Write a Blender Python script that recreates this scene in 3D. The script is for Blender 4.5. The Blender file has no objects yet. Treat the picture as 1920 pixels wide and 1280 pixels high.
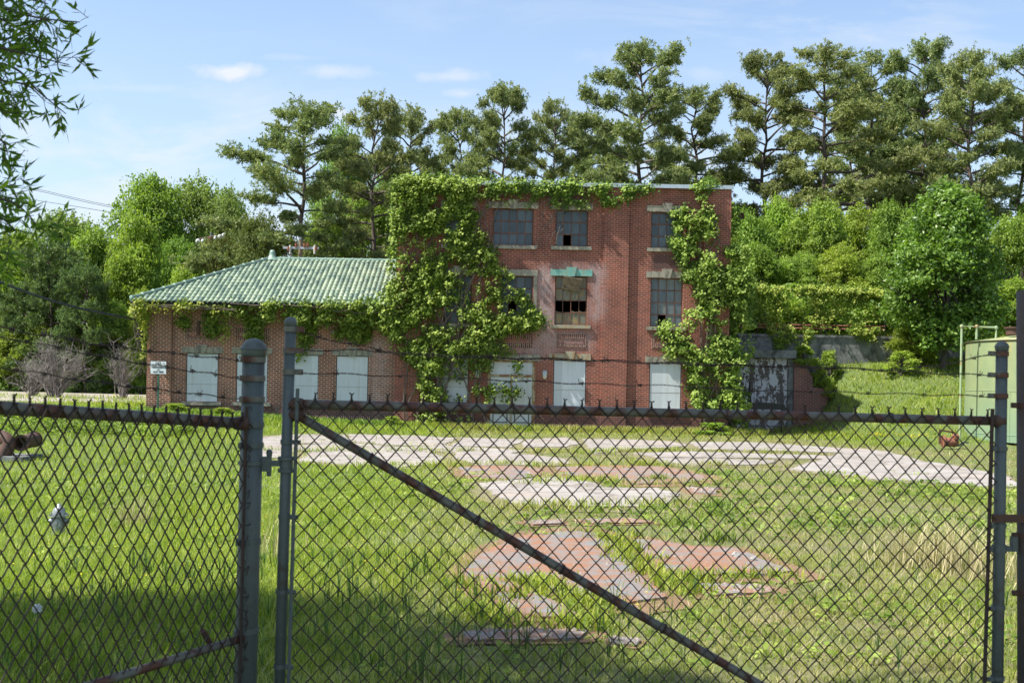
import bpy, math, random
import numpy as np
from mathutils import Vector, Matrix, geometry

# ------------------------------------------------------------------ camera, sky, sun, exposure
SC = bpy.context.scene
COL = SC.collection
FPX, CX, CY, EYE, ROLL = 2200.0, 960.0, 715.0, 1.68, 0.0185
cr, sr = math.cos(ROLL), math.sin(ROLL)
cam_d = bpy.data.cameras.new("camera")
cam = bpy.data.objects.new("camera", cam_d)
COL.objects.link(cam)
SC.camera = cam
cam_d.sensor_width = 36.0
cam_d.lens = 36.0 * FPX / 1920.0
cam_d.shift_y = (CY - 640.0) / 1920.0
cam_d.clip_start = 0.05
cam_d.clip_end = 3000
cam_d.dof.use_dof = True
cam_d.dof.focus_distance = 45.0
cam_d.dof.aperture_fstop = 9.0
cam.matrix_world = Matrix(((cr, -sr, 0, 0), (0, 0, -1, 0), (sr, cr, 0, EYE), (0, 0, 0, 1)))

SUN_EL = math.radians(55)
SAZ = Vector((-0.965, -0.26)).normalized()          # horizontal direction towards the sun
SUN = Vector((SAZ.x * math.cos(SUN_EL), SAZ.y * math.cos(SUN_EL), math.sin(SUN_EL)))
sd = bpy.data.lights.new("sun", 'SUN')
sd.energy = 5.0
sd.angle = math.radians(0.55)
sd.color = (1.0, 0.955, 0.88)
so = bpy.data.objects.new("sun", sd)
COL.objects.link(so)
so.rotation_euler = SUN.to_track_quat('Z', 'Y').to_euler()
so.location = (0, 0, 40)

W = bpy.data.worlds.new("World")
SC.world = W
W.use_nodes = True
SC.view_settings.view_transform = 'Standard'
SC.view_settings.look = 'None'
SC.view_settings.exposure = 0.93
SC.view_settings.gamma = 1.0
SC.cycles.use_denoising = True
try:
    SC.cycles.denoiser = 'OPENIMAGEDENOISE'
    SC.cycles.denoising_prefilter = 'ACCURATE'
except Exception:
    pass
SC.cycles.max_bounces = 6
SC.cycles.diffuse_bounces = 3
SC.cycles.glossy_bounces = 2
SC.cycles.transmission_bounces = 3
SC.cycles.transparent_max_bounces = 8
SC.cycles.use_adaptive_sampling = True
SC.cycles.adaptive_threshold = 0.02


class NT:
    """small node-tree helper"""
    def __init__(self, tree):
        self.t = tree
        self.t.nodes.clear()
    def n(self, kind, **kw):
        nd = self.t.nodes.new(kind)
        for k, v in kw.items():
            if k.startswith('i_'):
                nd.inputs[k[2:].replace('_', ' ')].default_value = v
            else:
                setattr(nd, k, v)
        return nd
    def l(self, a, b):
        self.t.links.new(a, b)
    def math(self, op, a, b=None, clamp=False):
        nd = self.n('ShaderNodeMath', operation=op)
        nd.use_clamp = clamp
        for i, x in enumerate((a, b)):
            if x is None:
                continue
            if isinstance(x, (int, float)):
                nd.inputs[i].default_value = x
            else:
                self.l(x, nd.inputs[i])
        return nd.outputs[0]
    def mix(self, fac, a, b, mode='MIX'):
        nd = self.n('ShaderNodeMixRGB', blend_type=mode)
        for i, x in enumerate((fac, a, b)):
            if isinstance(x, (int, float)):
                nd.inputs[i].default_value = x
            elif isinstance(x, tuple):
                nd.inputs[i].default_value = (*x, 1) if len(x) == 3 else x
            else:
                self.l(x, nd.inputs[i])
        return nd.outputs[0]
    def noise(self, vec, scale, detail=4, rough=0.55, dist=0.0, col=False):
        nd = self.n('ShaderNodeTexNoise')
        nd.inputs['Scale'].default_value = scale
        nd.inputs['Detail'].default_value = detail
        nd.inputs['Roughness'].default_value = rough
        nd.inputs['Distortion'].default_value = dist
        if vec is not None:
            self.l(vec, nd.inputs['Vector'])
        return nd.outputs['Color' if col else 'Fac']
    def ramp(self, fac, stops):
        nd = self.n('ShaderNodeValToRGB')
        el = nd.color_ramp.elements
        while len(el) < len(stops):
            el.new(0.5)
        for e, (p, c) in zip(el, stops):
            e.position = p
            e.color = (c, c, c, 1) if isinstance(c, (int, float)) else (*c, 1)
        self.l(fac, nd.inputs[0])
        return nd.outputs[0]
    def mapping(self, vec, scale=(1, 1, 1), loc=(0, 0, 0)):
        nd = self.n('ShaderNodeMapping')
        nd.inputs['Scale'].default_value = scale
        nd.inputs['Location'].default_value = loc
        self.l(vec, nd.inputs['Vector'])
        return nd.outputs[0]


# sky: Nishita plus thin procedural cloud in the world's own directions
w = NT(W.node_tree)
sky = w.n('ShaderNodeTexSky', sky_type='NISHITA')
sky.sun_disc = False
sky.sun_elevation = SUN_EL
sky.sun_rotation = math.atan2(SAZ.x, SAZ.y)
sky.altitude = 100
sky.air_density = 1.0
sky.dust_density = 1.0
sky.ozone_density = 1.3
geo = w.n('ShaderNodeTexCoord').outputs['Generated']
sep = w.n('ShaderNodeSeparateXYZ')
w.l(geo, sep.inputs[0])
sx, sy, sz = sep.outputs
ya = w.math('MAXIMUM', w.math('ABSOLUTE', sy), 0.05)
u = w.math('DIVIDE', sx, ya)
v = w.math('DIVIDE', sz, ya)
uv = w.n('ShaderNodeCombineXYZ')
w.l(u, uv.inputs[0]); w.l(v, uv.inputs[1])
n1 = w.noise(w.mapping(uv.outputs[0], (5, 16, 1), (3, 1, 0)), 1.0, 8, 0.62, 0.6)
n2 = w.noise(w.mapping(uv.outputs[0], (1.6, 5, 1), (7, 2, 0)), 1.0, 3, 0.5, 0.3)
wisps = w.math('MULTIPLY', w.ramp(n1, [(0.46, 0.0), (0.70, 1.0)]), w.ramp(n2, [(0.38, 0.10), (0.62, 1.0)]))
haze = w.ramp(v, [(0.0, 0.8), (0.16, 0.42), (0.36, 0.06)])
puffs = None
nz = w.noise(w.mapping(uv.outputs[0], (26, 40, 1), (1, 5, 0)), 1.0, 7, 0.6, 0.2)
for (px, py, a, b, g) in [(425, 136, 75, 20, 1.0), (632, 208, 34, 17, 1.0), (625, 133, 75, 18, .55), (835, 144, 75, 15, .55),
                          (868, 176, 42, 13, .55), (250, 165, 130, 10, .22), (130, 285, 190, 26, .5), (1180, 110, 110, 22, .22),
                          (60, 255, 130, 22, .35), (1330, 140, 70, 18, .3), (560, 108, 80, 8, .2)]:
    xc, yc = (px - CX) / FPX, (CY - py) / FPX
    U, Vv = xc * cr - yc * sr, xc * sr + yc * cr
    du = w.math('MULTIPLY', w.math('SUBTRACT', u, U), FPX / a)
    dv = w.math('MULTIPLY', w.math('SUBTRACT', v, Vv), FPX / b)
    r2 = w.math('ADD', w.math('MULTIPLY', du, du), w.math('MULTIPLY', dv, dv))
    m = w.math('SUBTRACT', 1.0, w.math('SQRT', r2))
    m = w.math('ADD', m, w.math('MULTIPLY', w.math('SUBTRACT', nz, 0.5), 2.6))
    m = w.math('MULTIPLY', w.math('MULTIPLY', m, 1.1, clamp=True), g)
    puffs = m if puffs is None else w.math('MAXIMUM', puffs, m)
front = w.math('GREATER_THAN', sy, 0.0)
puffs = w.math('MULTIPLY', puffs, front)
cloud = w.math('MAXIMUM', w.math('MULTIPLY', wisps, 0.75), w.math('MULTIPLY', puffs, 0.85))
up = w.math('GREATER_THAN', sz, 0.0)
SKYC = (4.1, 4.2, 4.3)
HAZC = (2.95, 3.5, 4.2)
base = w.mix(w.math('MULTIPLY', haze, up), sky.outputs[0], HAZC)
colr = w.mix(w.math('MULTIPLY', cloud, up), base, SKYC)
bg = w.n('ShaderNodeBackground')
bg.inputs['Strength'].default_value = 0.12
w.l(colr, bg.inputs['Color'])
out = w.n('ShaderNodeOutputWorld')
w.l(bg.outputs[0], out.inputs[0])

# ------------------------------------------------------------------ projection helpers (used to lay the place out)
def ray(px, py):
    xc, yc = (px - CX) / FPX, (CY - py) / FPX
    return np.array((xc * cr - yc * sr, 1.0, xc * sr + yc * cr))
CAM = np.array((0, 0, EYE))
def wp(px, py, Y):
    return CAM + ray(px, py) * Y
TX = np.array([-150, -60, -20, -14, -6, 0, 8, 12, 14, 15.6, 18, 24, 60, 150.])
TY = np.array([-60, 0, 8, 18, 28, 38, 50, 54, 55.9, 57, 70, 85, 120, 400, 900.])
TZ = np.array([
    [0, 0, 0, 0, 0, 0, 0, 0, 0, 0, 0, 0, 0, 0],
    [0, 0, 0, 0, 0, 0, 0, 0, 0, 0, 0, 0, 0, 0],
    [0, 0, -.1, -.15, -.1, 0, 0, 0, 0, 0, 0, 0, 0, 0],
    [-.2, -.2, -.6, -.8, -.75, -.15, -.1, -.1, -.1, -.1, -.1, -.1, 0, 0],
    [0, 0, -.4, -.65, -.65, -.3, -.25, -.25, -.25, -.25, -.25, -.2, 0, 0],
    [.2, .2, -.05, -.25, -.4, -.35, -.3, -.3, -.3, -.3, -.3, -.25, .5, 1],
    [.4, .4, .15, .05, -.3, -.4, -.4, -.4, -.3, .75, 1.3, 2.1, 2.5, 3],
    [.4, .4, .3, .15, -.2, -.4, -.4, -.4, -.25, 1.9, 2.6, 2.9, 3.5, 4],
    [.5, .5, .4, .2, -.2, -.3, -.3, -.3, .2, 2.7, 2.9, 3.2, 3.6, 4],
    [.5, .5, .4, .2, 0, 0, 1, 4, 4.2, 4.2, 4.2, 4.2, 4.5, 5],
    [.8, .7, .5, .5, .6, 1, 3.5, 5, 5, 5, 5, 5, 5, 5],
    [1, 1, 1, 1.5, 2, 4, 6, 6.5, 7, 7, 7, 7, 7, 7],
    [2, 2, 2, 2, 3, 5, 7, 8, 8, 8, 8, 8, 8, 8],
    [6, 6, 6, 6, 7, 8, 9, 9, 9, 9, 9, 9, 9, 9],
    [8, 8, 8, 8, 8, 9, 9, 9, 9, 9, 9, 9, 9, 9]], float)
def terrain(x, y):
    x = np.atleast_1d(np.asarray(x, float)); y = np.atleast_1d(np.asarray(y, float))
    x = np.clip(x, TX[0], TX[-1]); y = np.clip(y, TY[0], TY[-1])
    i = np.clip(np.searchsorted(TX, x, 'right') - 1, 0, len(TX) - 2)
    j = np.clip(np.searchsorted(TY, y, 'right') - 1, 0, len(TY) - 2)
    a = (x - TX[i]) / (TX[i + 1] - TX[i]); b = (y - TY[j]) / (TY[j + 1] - TY[j])
    a = a * a * (3 - 2 * a) * .5 + a * .5; b = b * .6 + b * b * (3 - 2 * b) * .4
    return (TZ[j, i] * (1 - a) + TZ[j, i + 1] * a) * (1 - b) + (TZ[j + 1, i] * (1 - a) + TZ[j + 1, i + 1] * a) * b
def tz(x, y):
    return float(terrain(x, y)[0])
def ground_at(px, py):
    r = ray(px, py)
    ys = np.arange(3.0, 130.0, 0.02)
    h = EYE + r[2] * ys - terrain(r[0] * ys, ys)
    k = int(np.argmax(h < 0)) if (h < 0).any() else len(ys) - 1
    return np.array((r[0] * ys[k], ys[k], tz(r[0] * ys[k], ys[k])))
def on_plane(px, py, P, N):
    r = ray(px, py)
    t = np.dot(np.asarray(P) - CAM, N) / np.dot(r, N)
    return CAM + r * t

# ------------------------------------------------------------------ mesh building
ORIG = {}
def nrm(a):
    a = np.asarray(a, float)
    return a / np.maximum(np.linalg.norm(a, axis=-1, keepdims=True), 1e-9)
class MB:
    def __init__(self):
        self.v = []; self.f = []; self.a = []; self.m = []; self.n = 0
    def add(self, v, f, a=0.5, m=0):
        v = np.asarray(v, float).reshape(-1, 3); f = np.asarray(f, int)
        self.v.append(v); self.f.append(f + self.n); self.m.append(np.full(len(f), m))
        self.a.append(np.full(len(v), a) if np.isscalar(a) else np.asarray(a, float))
        self.n += len(v)
        return self
    def box(self, x0, x1, y0, y1, z0, z1, a=0.5, m=0, R=None, c=None):
        v = np.array([(x, y, z) for x in (x0, x1) for y in (y0, y1) for z in (z0, z1)], float)
        if R is not None:
            v = v @ np.asarray(R).T
        if c is not None:
            v = v + np.asarray(c)
        f = [(0, 1, 3, 2), (4, 6, 7, 5), (0, 4, 5, 1), (2, 3, 7, 6), (0, 2, 6, 4), (1, 5, 7, 3)]
        return self.add(v, f, a, m)
    def tube(self, pts, rad, k=8, a=0.5, m=0, cap=True, closed=False):
        P = np.asarray(pts, float); n = len(P)
        r = np.full(n, rad) if np.isscalar(rad) else np.asarray(rad, float)
        T = np.zeros_like(P)
        T[1:-1] = P[2:] - P[:-2]; T[0] = P[1] - P[0]; T[-1] = P[-1] - P[-2]
        if closed:
            T[0] = T[-1] = P[1] - P[-2]
        T = nrm(T)
        ref = np.array((0, 0, 1.0)) if abs(T[0][2]) < .9 else np.array((1.0, 0, 0))
        U = np.zeros_like(P); u0 = nrm(np.cross(T[0], ref))
        for i in range(n):
            u0 = u0 - T[i] * np.dot(u0, T[i]); u0 = nrm(u0); U[i] = u0
        Wv = np.cross(T, U)
        th = np.arange(k) * 2 * np.pi / k
        ring = P[:, None] + r[:, None, None] * (U[:, None] * np.cos(th)[None, :, None] + Wv[:, None] * np.sin(th)[None, :, None])
        i = np.arange(n - 1)[:, None] * k; j = np.arange(k)[None]; j2 = (j + 1) % k
        f = np.stack([i + j, i + j2, i + k + j2, i + k + j], -1).reshape(-1, 4)
        self.add(ring.reshape(-1, 3), f, a, m)
        if cap and not closed and k > 2:
            b = self.n - n * k
            self.f.append(np.array([[b + x for x in range(k - 1, -1, -1)]])); self.m.append(np.array([m]))
            self.f.append(np.array([[b + (n - 1) * k + x for x in range(k)]])); self.m.append(np.array([m]))
        return self
    def lathe(self, prof, c, k=16, axis='z', a=0.5, m=0):
        pr = np.asarray(prof, float); th = np.arange(k) * 2 * np.pi / k
        r, h = pr[:, 0], pr[:, 1]
        A = r[:, None] * np.cos(th); B = r[:, None] * np.sin(th); H = np.repeat(h[:, None], k, 1)
        if axis == 'z':
            v = np.stack([A, B, H], -1)
        elif axis == 'y':
            v = np.stack([A, H, -B], -1)
        else:
            v = np.stack([H, A, B], -1)
        n = len(pr)
        i = np.arange(n - 1)[:, None] * k; j = np.arange(k)[None]; j2 = (j + 1) % k
        f = np.stack([i + j, i + j2, i + k + j2, i + k + j], -1).reshape(-1, 4)
        return self.add(v.reshape(-1, 3) + np.asarray(c), f, a, m)
    def poly(self, pts, y0, y1, a=.5, m=0):
        """polygon in x,z extruded from y0 to y1"""
        n = len(pts)
        v = [(x, y0, z) for x, z in pts] + [(x, y1, z) for x, z in pts]
        self.add(v, np.array([[i, (i + 1) % n, n + (i + 1) % n, n + i] for i in range(n)]), a, m)
        b = self.n - 2 * n
        self.f.append(np.array([[b + i for i in range(n - 1, -1, -1)]])); self.m.append(np.array([m]))
        self.f.append(np.array([[b + n + i for i in range(n)]])); self.m.append(np.array([m]))
        return self
    def build(self, name, mats, parent=None, base=None, smooth=False):
        V = np.concatenate(self.v); A = np.concatenate(self.a)
        o = np.zeros(3)
        if parent is not None:
            o = ORIG[parent.name]
        elif base is not None:
            o = np.asarray(base, float)
        V = V - o
        starts = []; loops = []; mi = []; s = 0
        for f, m in zip(self.f, self.m):
            k = f.shape[1]
            starts.append(s + np.arange(len(f)) * k); loops.append(f.ravel()); s += f.size; mi.append(m)
        starts = np.concatenate(starts); loops = np.concatenate(loops); mi = np.concatenate(mi)
        me = bpy.data.meshes.new(name)
        me.vertices.add(len(V)); me.vertices.foreach_set('co', V.astype('f').ravel())
        me.loops.add(len(loops)); me.loops.foreach_set('vertex_index', loops.astype('i'))
        me.polygons.add(len(starts)); me.polygons.foreach_set('loop_start', starts.astype('i'))
        me.polygons.foreach_set('material_index', mi.astype('i'))
        at = me.attributes.new('v', 'FLOAT', 'POINT'); at.data.foreach_set('value', A.astype('f'))
        me.polygons.foreach_set('use_smooth', np.full(len(starts), bool(smooth)))
        me.update(calc_edges=True)
        for mt in (mats if isinstance(mats, (list, tuple)) else [mats]):
            me.materials.append(mt)
        ob = bpy.data.objects.new(name, me)
        COL.objects.link(ob)
        if parent is not None:
            ob.parent = parent; ORIG[ob.name] = ORIG[parent.name]
        else:
            ob.location = o; ORIG[ob.name] = o
        return ob
def tag(o, label=None, cat=None, group=None, kind=None):
    if label: o['label'] = label
    if cat: o['category'] = cat
    if group: o['group'] = group
    if kind: o['kind'] = kind
    return o
def thing(name, label, cat, base, group=None):
    o = bpy.data.objects.new(name, None)
    COL.objects.link(o); o.location = base; o.empty_display_size = .3
    ORIG[o.name] = np.asarray(base, float)
    return tag(o, label, cat, group)
def copy_tree(o, parent=None):
    c = o.copy(); COL.objects.link(c); c.parent = parent
    for ch in list(o.children):
        copy_tree(ch, c)
    return c
def rotm(axis, ang):
    return np.array(Matrix.Rotation(ang, 3, Vector(axis)))
def spline(pts, n):
    """Catmull-Rom through points"""
    P = np.asarray(pts, float)
    P = np.vstack([2 * P[0] - P[1], P, 2 * P[-1] - P[-2]])
    out = []
    m = len(P) - 3
    for t in np.linspace(0, m - 1e-6, n):
        i = int(t); f = t - i
        a, b, c, d = P[i:i + 4]
        out.append(.5 * ((2 * b) + (-a + c) * f + (2 * a - 5 * b + 4 * c - d) * f ** 2 + (-a + 3 * b - 3 * c + d) * f ** 3))
    return np.array(out)

# ------------------------------------------------------------------ materials
def mat(name):
    m = bpy.data.materials.new(name); m.use_nodes = True
    return m, NT(m.node_tree)
def finish(t, color, rough=.7, metal=0, bump=None, bstr=.3, bdist=.01, spec=None):
    p = t.n('ShaderNodeBsdfPrincipled')
    if isinstance(color, tuple):
        p.inputs['Base Color'].default_value = (*color, 1)
    else:
        t.l(color, p.inputs['Base Color'])
    if isinstance(rough, (int, float)):
        p.inputs['Roughness'].default_value = rough
    else:
        t.l(rough, p.inputs['Roughness'])
    p.inputs['Metallic'].default_value = metal
    if spec is not None:
        p.inputs['Specular IOR Level'].default_value = spec
    if bump is not None:
        b = t.n('ShaderNodeBump'); b.inputs['Strength'].default_value = bstr; b.inputs['Distance'].default_value = bdist
        t.l(bump, b.inputs['Height']); t.l(b.outputs[0], p.inputs['Normal'])
    o = t.n('ShaderNodeOutputMaterial')
    t.l(p.outputs[0], o.inputs[0])
    return p
def objco(t):
    return t.n('ShaderNodeTexCoord').outputs['Object']
def worldpos(t):
    return t.n('ShaderNodeNewGeometry').outputs['Position']
def attr(t, nm='v'):
    a = t.n('ShaderNodeAttribute'); a.attribute_name = nm
    return a.outputs['Fac']
def leafmat(name, dark, mid, light, trans=.35, rough=.55, wscale=.5, spec=.25):
    m, t = mat(name)
    a = attr(t)
    c = t.ramp(a, [(0.0, dark), (0.5, mid), (1.0, light)])
    nz = t.noise(worldpos(t), wscale, 3)
    hs = t.n('ShaderNodeHueSaturation')
    t.l(c, hs.inputs['Color'])
    t.l(t.math('ADD', t.math('MULTIPLY', nz, .9), .55), hs.inputs['Value'])
    rnd = t.n('ShaderNodeObjectInfo').outputs['Random']
    t.l(t.math('ADD', t.math('MULTIPLY', rnd, .03), .485), hs.inputs['Hue'])
    col = hs.outputs[0]
    p = t.n('ShaderNodeBsdfPrincipled')
    t.l(col, p.inputs['Base Color'])
    p.inputs['Roughness'].default_value = rough
    p.inputs['Specular IOR Level'].default_value = spec
    tr = t.n('ShaderNodeBsdfTranslucent')
    t.l(t.mix(1.0, col, (1.25, 1.35, .55), 'MULTIPLY'), tr.inputs['Color'])
    mx = t.n('ShaderNodeMixShader'); mx.inputs[0].default_value = trans
    t.l(p.outputs[0], mx.inputs[1]); t.l(tr.outputs[0], mx.inputs[2])
    o = t.n('ShaderNodeOutputMaterial'); t.l(mx.outputs[0], o.inputs[0])
    return m
M = {}
M['oak'] = leafmat('oak leaf', (.06, .115, .018), (.11, .20, .028), (.19, .30, .04), .5)
M['decid'] = leafmat('tree leaf', (.09, .15, .025), (.195, .295, .05), (.34, .45, .09), .42, wscale=.25)
M['pale'] = leafmat('pale tree leaf', (.13, .19, .055), (.22, .31, .085), (.31, .41, .13), .42, wscale=.25)
M['yellow'] = leafmat('yellow green leaf', (.13, .20, .025), (.25, .35, .05), (.40, .48, .10), .42, wscale=.3)
M['pear'] = leafmat('glossy dark leaf', (.065, .125, .02), (.14, .235, .036), (.27, .39, .075), .38, .4, .4, .4)
M['conifer'] = leafmat('young conifer foliage', (.045, .085, .03), (.10, .165, .05), (.20, .26, .08), .25, .6)
M['cedar'] = leafmat('cedar foliage', (.07, .09, .02), (.13, .16, .035), (.20, .215, .05), .2, .7)
M['pine'] = leafmat('pine needle', (.08, .12, .045), (.20, .245, .09), (.37, .385, .155), .26, .6, wscale=.22)
M['vine'] = leafmat('creeper leaf', (.055, .11, .018), (.13, .22, .03), (.33, .43, .09), .35, wscale=.6)
M['vine2'] = leafmat('young creeper leaf', (.11, .17, .02), (.24, .31, .04), (.38, .40, .08), .35, wscale=.8)
def barkmat(name, a, b, sc=6):
    m, t = mat(name)
    n = t.noise(t.mapping(objco(t), (sc, sc, sc * .25)), 1, 6, .65)
    finish(t, t.ramp(n, [(.3, a), (.7, b)]), .9, bump=n, bstr=.8, bdist=.03)
    return m
M['bark'] = barkmat('grey bark', (.03, .025, .02), (.13, .11, .09))
M['pinebark'] = barkmat('pine bark', (.035, .026, .022), (.15, .115, .095))
M['deadwood'] = barkmat('dead wood', (.13, .115, .10), (.30, .27, .24), 14)
M['vinewood'] = barkmat('vine stem', (.07, .05, .04), (.20, .16, .13), 14)
def plain(name, a, b, sc=3, rough=.7, metal=0, bstr=.3, lo=.35, hi=.65, det=5):
    m, t = mat(name)
    n = t.noise(objco(t), sc, det, .6)
    finish(t, t.ramp(n, [(lo, a), (hi, b)]), rough, metal, n, bstr, .01)
    return m
# ------------------------------------------------------------------ building materials
def softbox(t, x, z, x0, x1, z0, z1, s):
    def edge(c, e, sg):
        return t.math('ADD', t.math('MULTIPLY', t.math('SUBTRACT', c, e), sg / s), .5, clamp=True)
    return t.math('MULTIPLY', t.math('MULTIPLY', edge(x, x0, 1), edge(x, x1, -1)), t.math('MULTIPLY', edge(z, z0, 1), edge(z, z1, -1)))
def brickmat(name, c1, c2, mortar, stains=(), soot=(), ms=.0125, bw=.24, rh=.086, soldier=False):
    m, t = mat(name)
    wpn = worldpos(t)
    s = t.n('ShaderNodeSeparateXYZ'); t.l(wpn, s.inputs[0])
    x = t.math('ADD', s.outputs[0], s.outputs[1]); z = s.outputs[2]
    c = t.n('ShaderNodeCombineXYZ')
    t.l(z if soldier else x, c.inputs[0]); t.l(x if soldier else z, c.inputs[1])
    b = t.n('ShaderNodeTexBrick')
    t.l(c.outputs[0], b.inputs['Vector'])
    b.inputs['Scale'].default_value = 1; b.inputs['Brick Width'].default_value = bw; b.inputs['Row Height'].default_value = rh
    b.inputs['Mortar Size'].default_value = ms; b.inputs['Mortar Smooth'].default_value = .15; b.inputs['Bias'].default_value = -.1
    b.inputs['Color1'].default_value = (*c1, 1); b.inputs['Color2'].default_value = (*c2, 1); b.inputs['Mortar'].default_value = (*mortar, 1)
    col = b.outputs['Color']
    n = t.noise(wpn, .9, 6, .62)
    n2 = t.noise(t.mapping(wpn, (2.4, 2.4, .35)), 1.0, 5, .6)
    col = t.mix(.7, col, t.ramp(n, [(.28, (.50, .47, .48)), (.52, (.95, .95, .95)), (.75, (1.2, 1.12, 1.08))]), 'MULTIPLY')
    col = t.mix(.5, col, t.ramp(n2, [(.35, (.62, .60, .62)), (.6, (1, 1, 1))]), 'MULTIPLY')
    bx = s.outputs[0]
    fine = t.noise(wpn, 7, 6, .7)
    blot = t.math('MULTIPLY', t.ramp(t.noise(t.mapping(wpn, (2.6, 2.6, 1.5)), 1.0, 8, .75, .6), [(.34, 0.0), (.52, 1.0)]), t.ramp(t.noise(wpn, 16, 4, .7), [(.35, .45), (.6, 1.0)]))
    for (x0, x1, z0, z1, g) in stains:
        k = softbox(t, bx, z, x0, x1, z0, z1, .5)
        k = t.math('MULTIPLY', t.math('MULTIPLY', k, blot), g * .6, clamp=True)
        col = t.mix(t.math('MULTIPLY', k, .8), col, (.50, .45, .45))
    for (x0, x1, z0, z1, g) in soot:
        k = softbox(t, bx, z, x0, x1, z0, z1, .5)
        k = t.math('MULTIPLY', t.math('SUBTRACT', t.math('ADD', k, fine), .95), 3.0 * g, clamp=True)
        col = t.mix(t.math('MULTIPLY', k, .7), col, (.05, .035, .035))
    finish(t, col, .9, bump=b.outputs['Fac'], bstr=-.5, bdist=.006)
    return m
def stonemat(name, a, b, stain, amt=.5):
    m, t = mat(name)
    wpn = worldpos(t)
    n = t.noise(t.mapping(wpn, (2, 2, 2)), 2, 6, .65)
    n2 = t.noise(t.mapping(wpn, (3.5, 3.5, 1.2)), 1.3, 6, .7)
    c = t.mix(t.math('MULTIPLY', t.ramp(n2, [(.48, 0.0), (.62, 1.0)]), amt), t.ramp(n, [(.3, a), (.7, b)]), stain)
    finish(t, c, .85, bump=n, bstr=.4, bdist=.01)
    return m
SX = lambda px: (px - CX) / FPX * 50
SZ = lambda py: EYE + (CY - py) / FPX * 50
M['brick_wing'] = brickmat('dark red brick with pale mortar', (.27, .072, .045), (.15, .042, .03), (.52, .42, .30), soot=[(-16, -4.5, -.6, .6, .6)],
                           stains=[(SX(690), SX(725), SZ(790), SZ(640), .6)])
M['brick_main'] = brickmat('red brick', (.27, .070, .042), (.165, .045, .030), (.38, .26, .195), ms=.009,
    stains=[(SX(1003), SX(1036), SZ(640), SZ(500), 1.15), (SX(1103), SX(1130), SZ(600), SZ(498), .9), (SX(1030), SX(1112), SZ(655), SZ(618), .7),
            (SX(1040), SX(1125), SZ(508), SZ(494), .8), (SX(925), SX(1005), SZ(660), SZ(645), .9), (SX(985), SX(1040), SZ(672), SZ(640), .6)],
    soot=[(SX(1215), SX(1285), SZ(505), SZ(468), .8), (SX(900), SX(1010), SZ(378), SZ(345), .3), (SX(1010), SX(1110), SZ(384), SZ(345), .5), (SX(780), SX(1370), SZ(812), SZ(770), .5)])
M['soldier'] = brickmat('upright brick course', (.17, .055, .045), (.10, .032, .03), (.40, .32, .25), bw=.5, rh=.086, soldier=True)
M['stone'] = stonemat('weathered cast stone', (.21, .195, .15), (.35, .325, .25), (.07, .065, .055), .65)
M['stone_rust'] = stonemat('rust stained stone', (.26, .23, .15), (.36, .33, .24), (.32, .15, .04), .75)
M['stone_teal'] = stonemat('copper stained stone', (.10, .30, .26), (.20, .42, .36), (.28, .22, .12), .45)
def boardmat(name, base, grime):
    m, t = mat(name)
    wpn = worldpos(t)
    n = t.noise(t.mapping(wpn, (5, 5, .7)), 1.5, 6, .65); n2 = t.noise(wpn, 2.2, 5, .6)
    sp = t.n('ShaderNodeSeparateXYZ'); t.l(wpn, sp.inputs[0])
    cc = t.n('ShaderNodeCombineXYZ'); t.l(t.math('FLOOR', t.math('DIVIDE', sp.outputs[0], 1.07)), cc.inputs[0])
    wn = t.n('ShaderNodeTexWhiteNoise'); wn.noise_dimensions = '2D'; t.l(cc.outputs[0], wn.inputs['Vector'])
    base = t.mix(wn.outputs['Value'], base, tuple(q * .80 for q in base))
    st = t.noise(t.mapping(wpn, (9, 9, .45)), 1.0, 5, .6)
    base = t.mix(t.math('MULTIPLY', t.ramp(st, [(.55, 0.0), (.68, 1.0)]), .3), base, (.36, .31, .24))
    c = t.mix(t.math('MULTIPLY', t.ramp(n, [(.4, 0.0), (.75, 1.0)]), .35), base, grime)
    c = t.mix(t.math('MULTIPLY', t.ramp(n2, [(.55, 0.0), (.75, 1.0)]), .3), c, grime)
    finish(t, c, .6, bump=n, bstr=.1, bdist=.004)
    return m
M['board'] = boardmat('white painted plywood', (.60, .645, .67), (.45, .47, .47))
M['doorpaint'] = boardmat('peeling white door paint', (.62, .66, .66), (.30, .27, .22))
def rustmat(name, paint, rust, lo, hi, sc=5, rough=.7):
    m, t = mat(name)
    n = t.noise(t.mapping(objco(t), (1, 1, .6)), sc, 7, .65)
    f = t.noise(objco(t), sc * 6, 5, .7)
    k = t.ramp(n, [(lo, 0.0), (hi, 1.0)])
    c = t.mix(k, t.mix(.5, paint, t.ramp(f, [(.3, (.6, .6, .6)), (.7, (1.1, 1.1, 1.1))]), 'MULTIPLY'), t.mix(f, tuple(x * .45 for x in rust), tuple(x * 1.3 for x in rust)))
    finish(t, c, rough, 0, f, .35, .003)
    return m
M['rust'] = rustmat('rusty steel', (.07, .038, .026), (.085, .038, .024), .3, .6)
M['steelframe'] = rustmat('rusty window steel', (.20, .075, .035), (.10, .05, .035), .4, .6, 4)
M['galv'], _t = mat('weathered galvanised steel')
_o = objco(_t); _n = _t.noise(_t.mapping(_o, (1, 1, .12)), 22, 6, .65); _b = _t.noise(_o, 5, 7, .7); _f = _t.noise(_o, 60, 5, .7)
_c = _t.mix(_n, (.045, .058, .056), (.105, .125, .12))
_c = _t.mix(_t.math('MULTIPLY', _t.ramp(_f, [(.55, 0.0), (.7, 1.0)]), .5), _c, (.15, .16, .14))
_c = _t.mix(_t.ramp(_b, [(.56, 0.0), (.68, .9)]), _c, _t.mix(_f, (.03, .02, .014), (.09, .045, .025)))
finish(_t, _c, .55, 0, _f, .25, .002)
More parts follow.
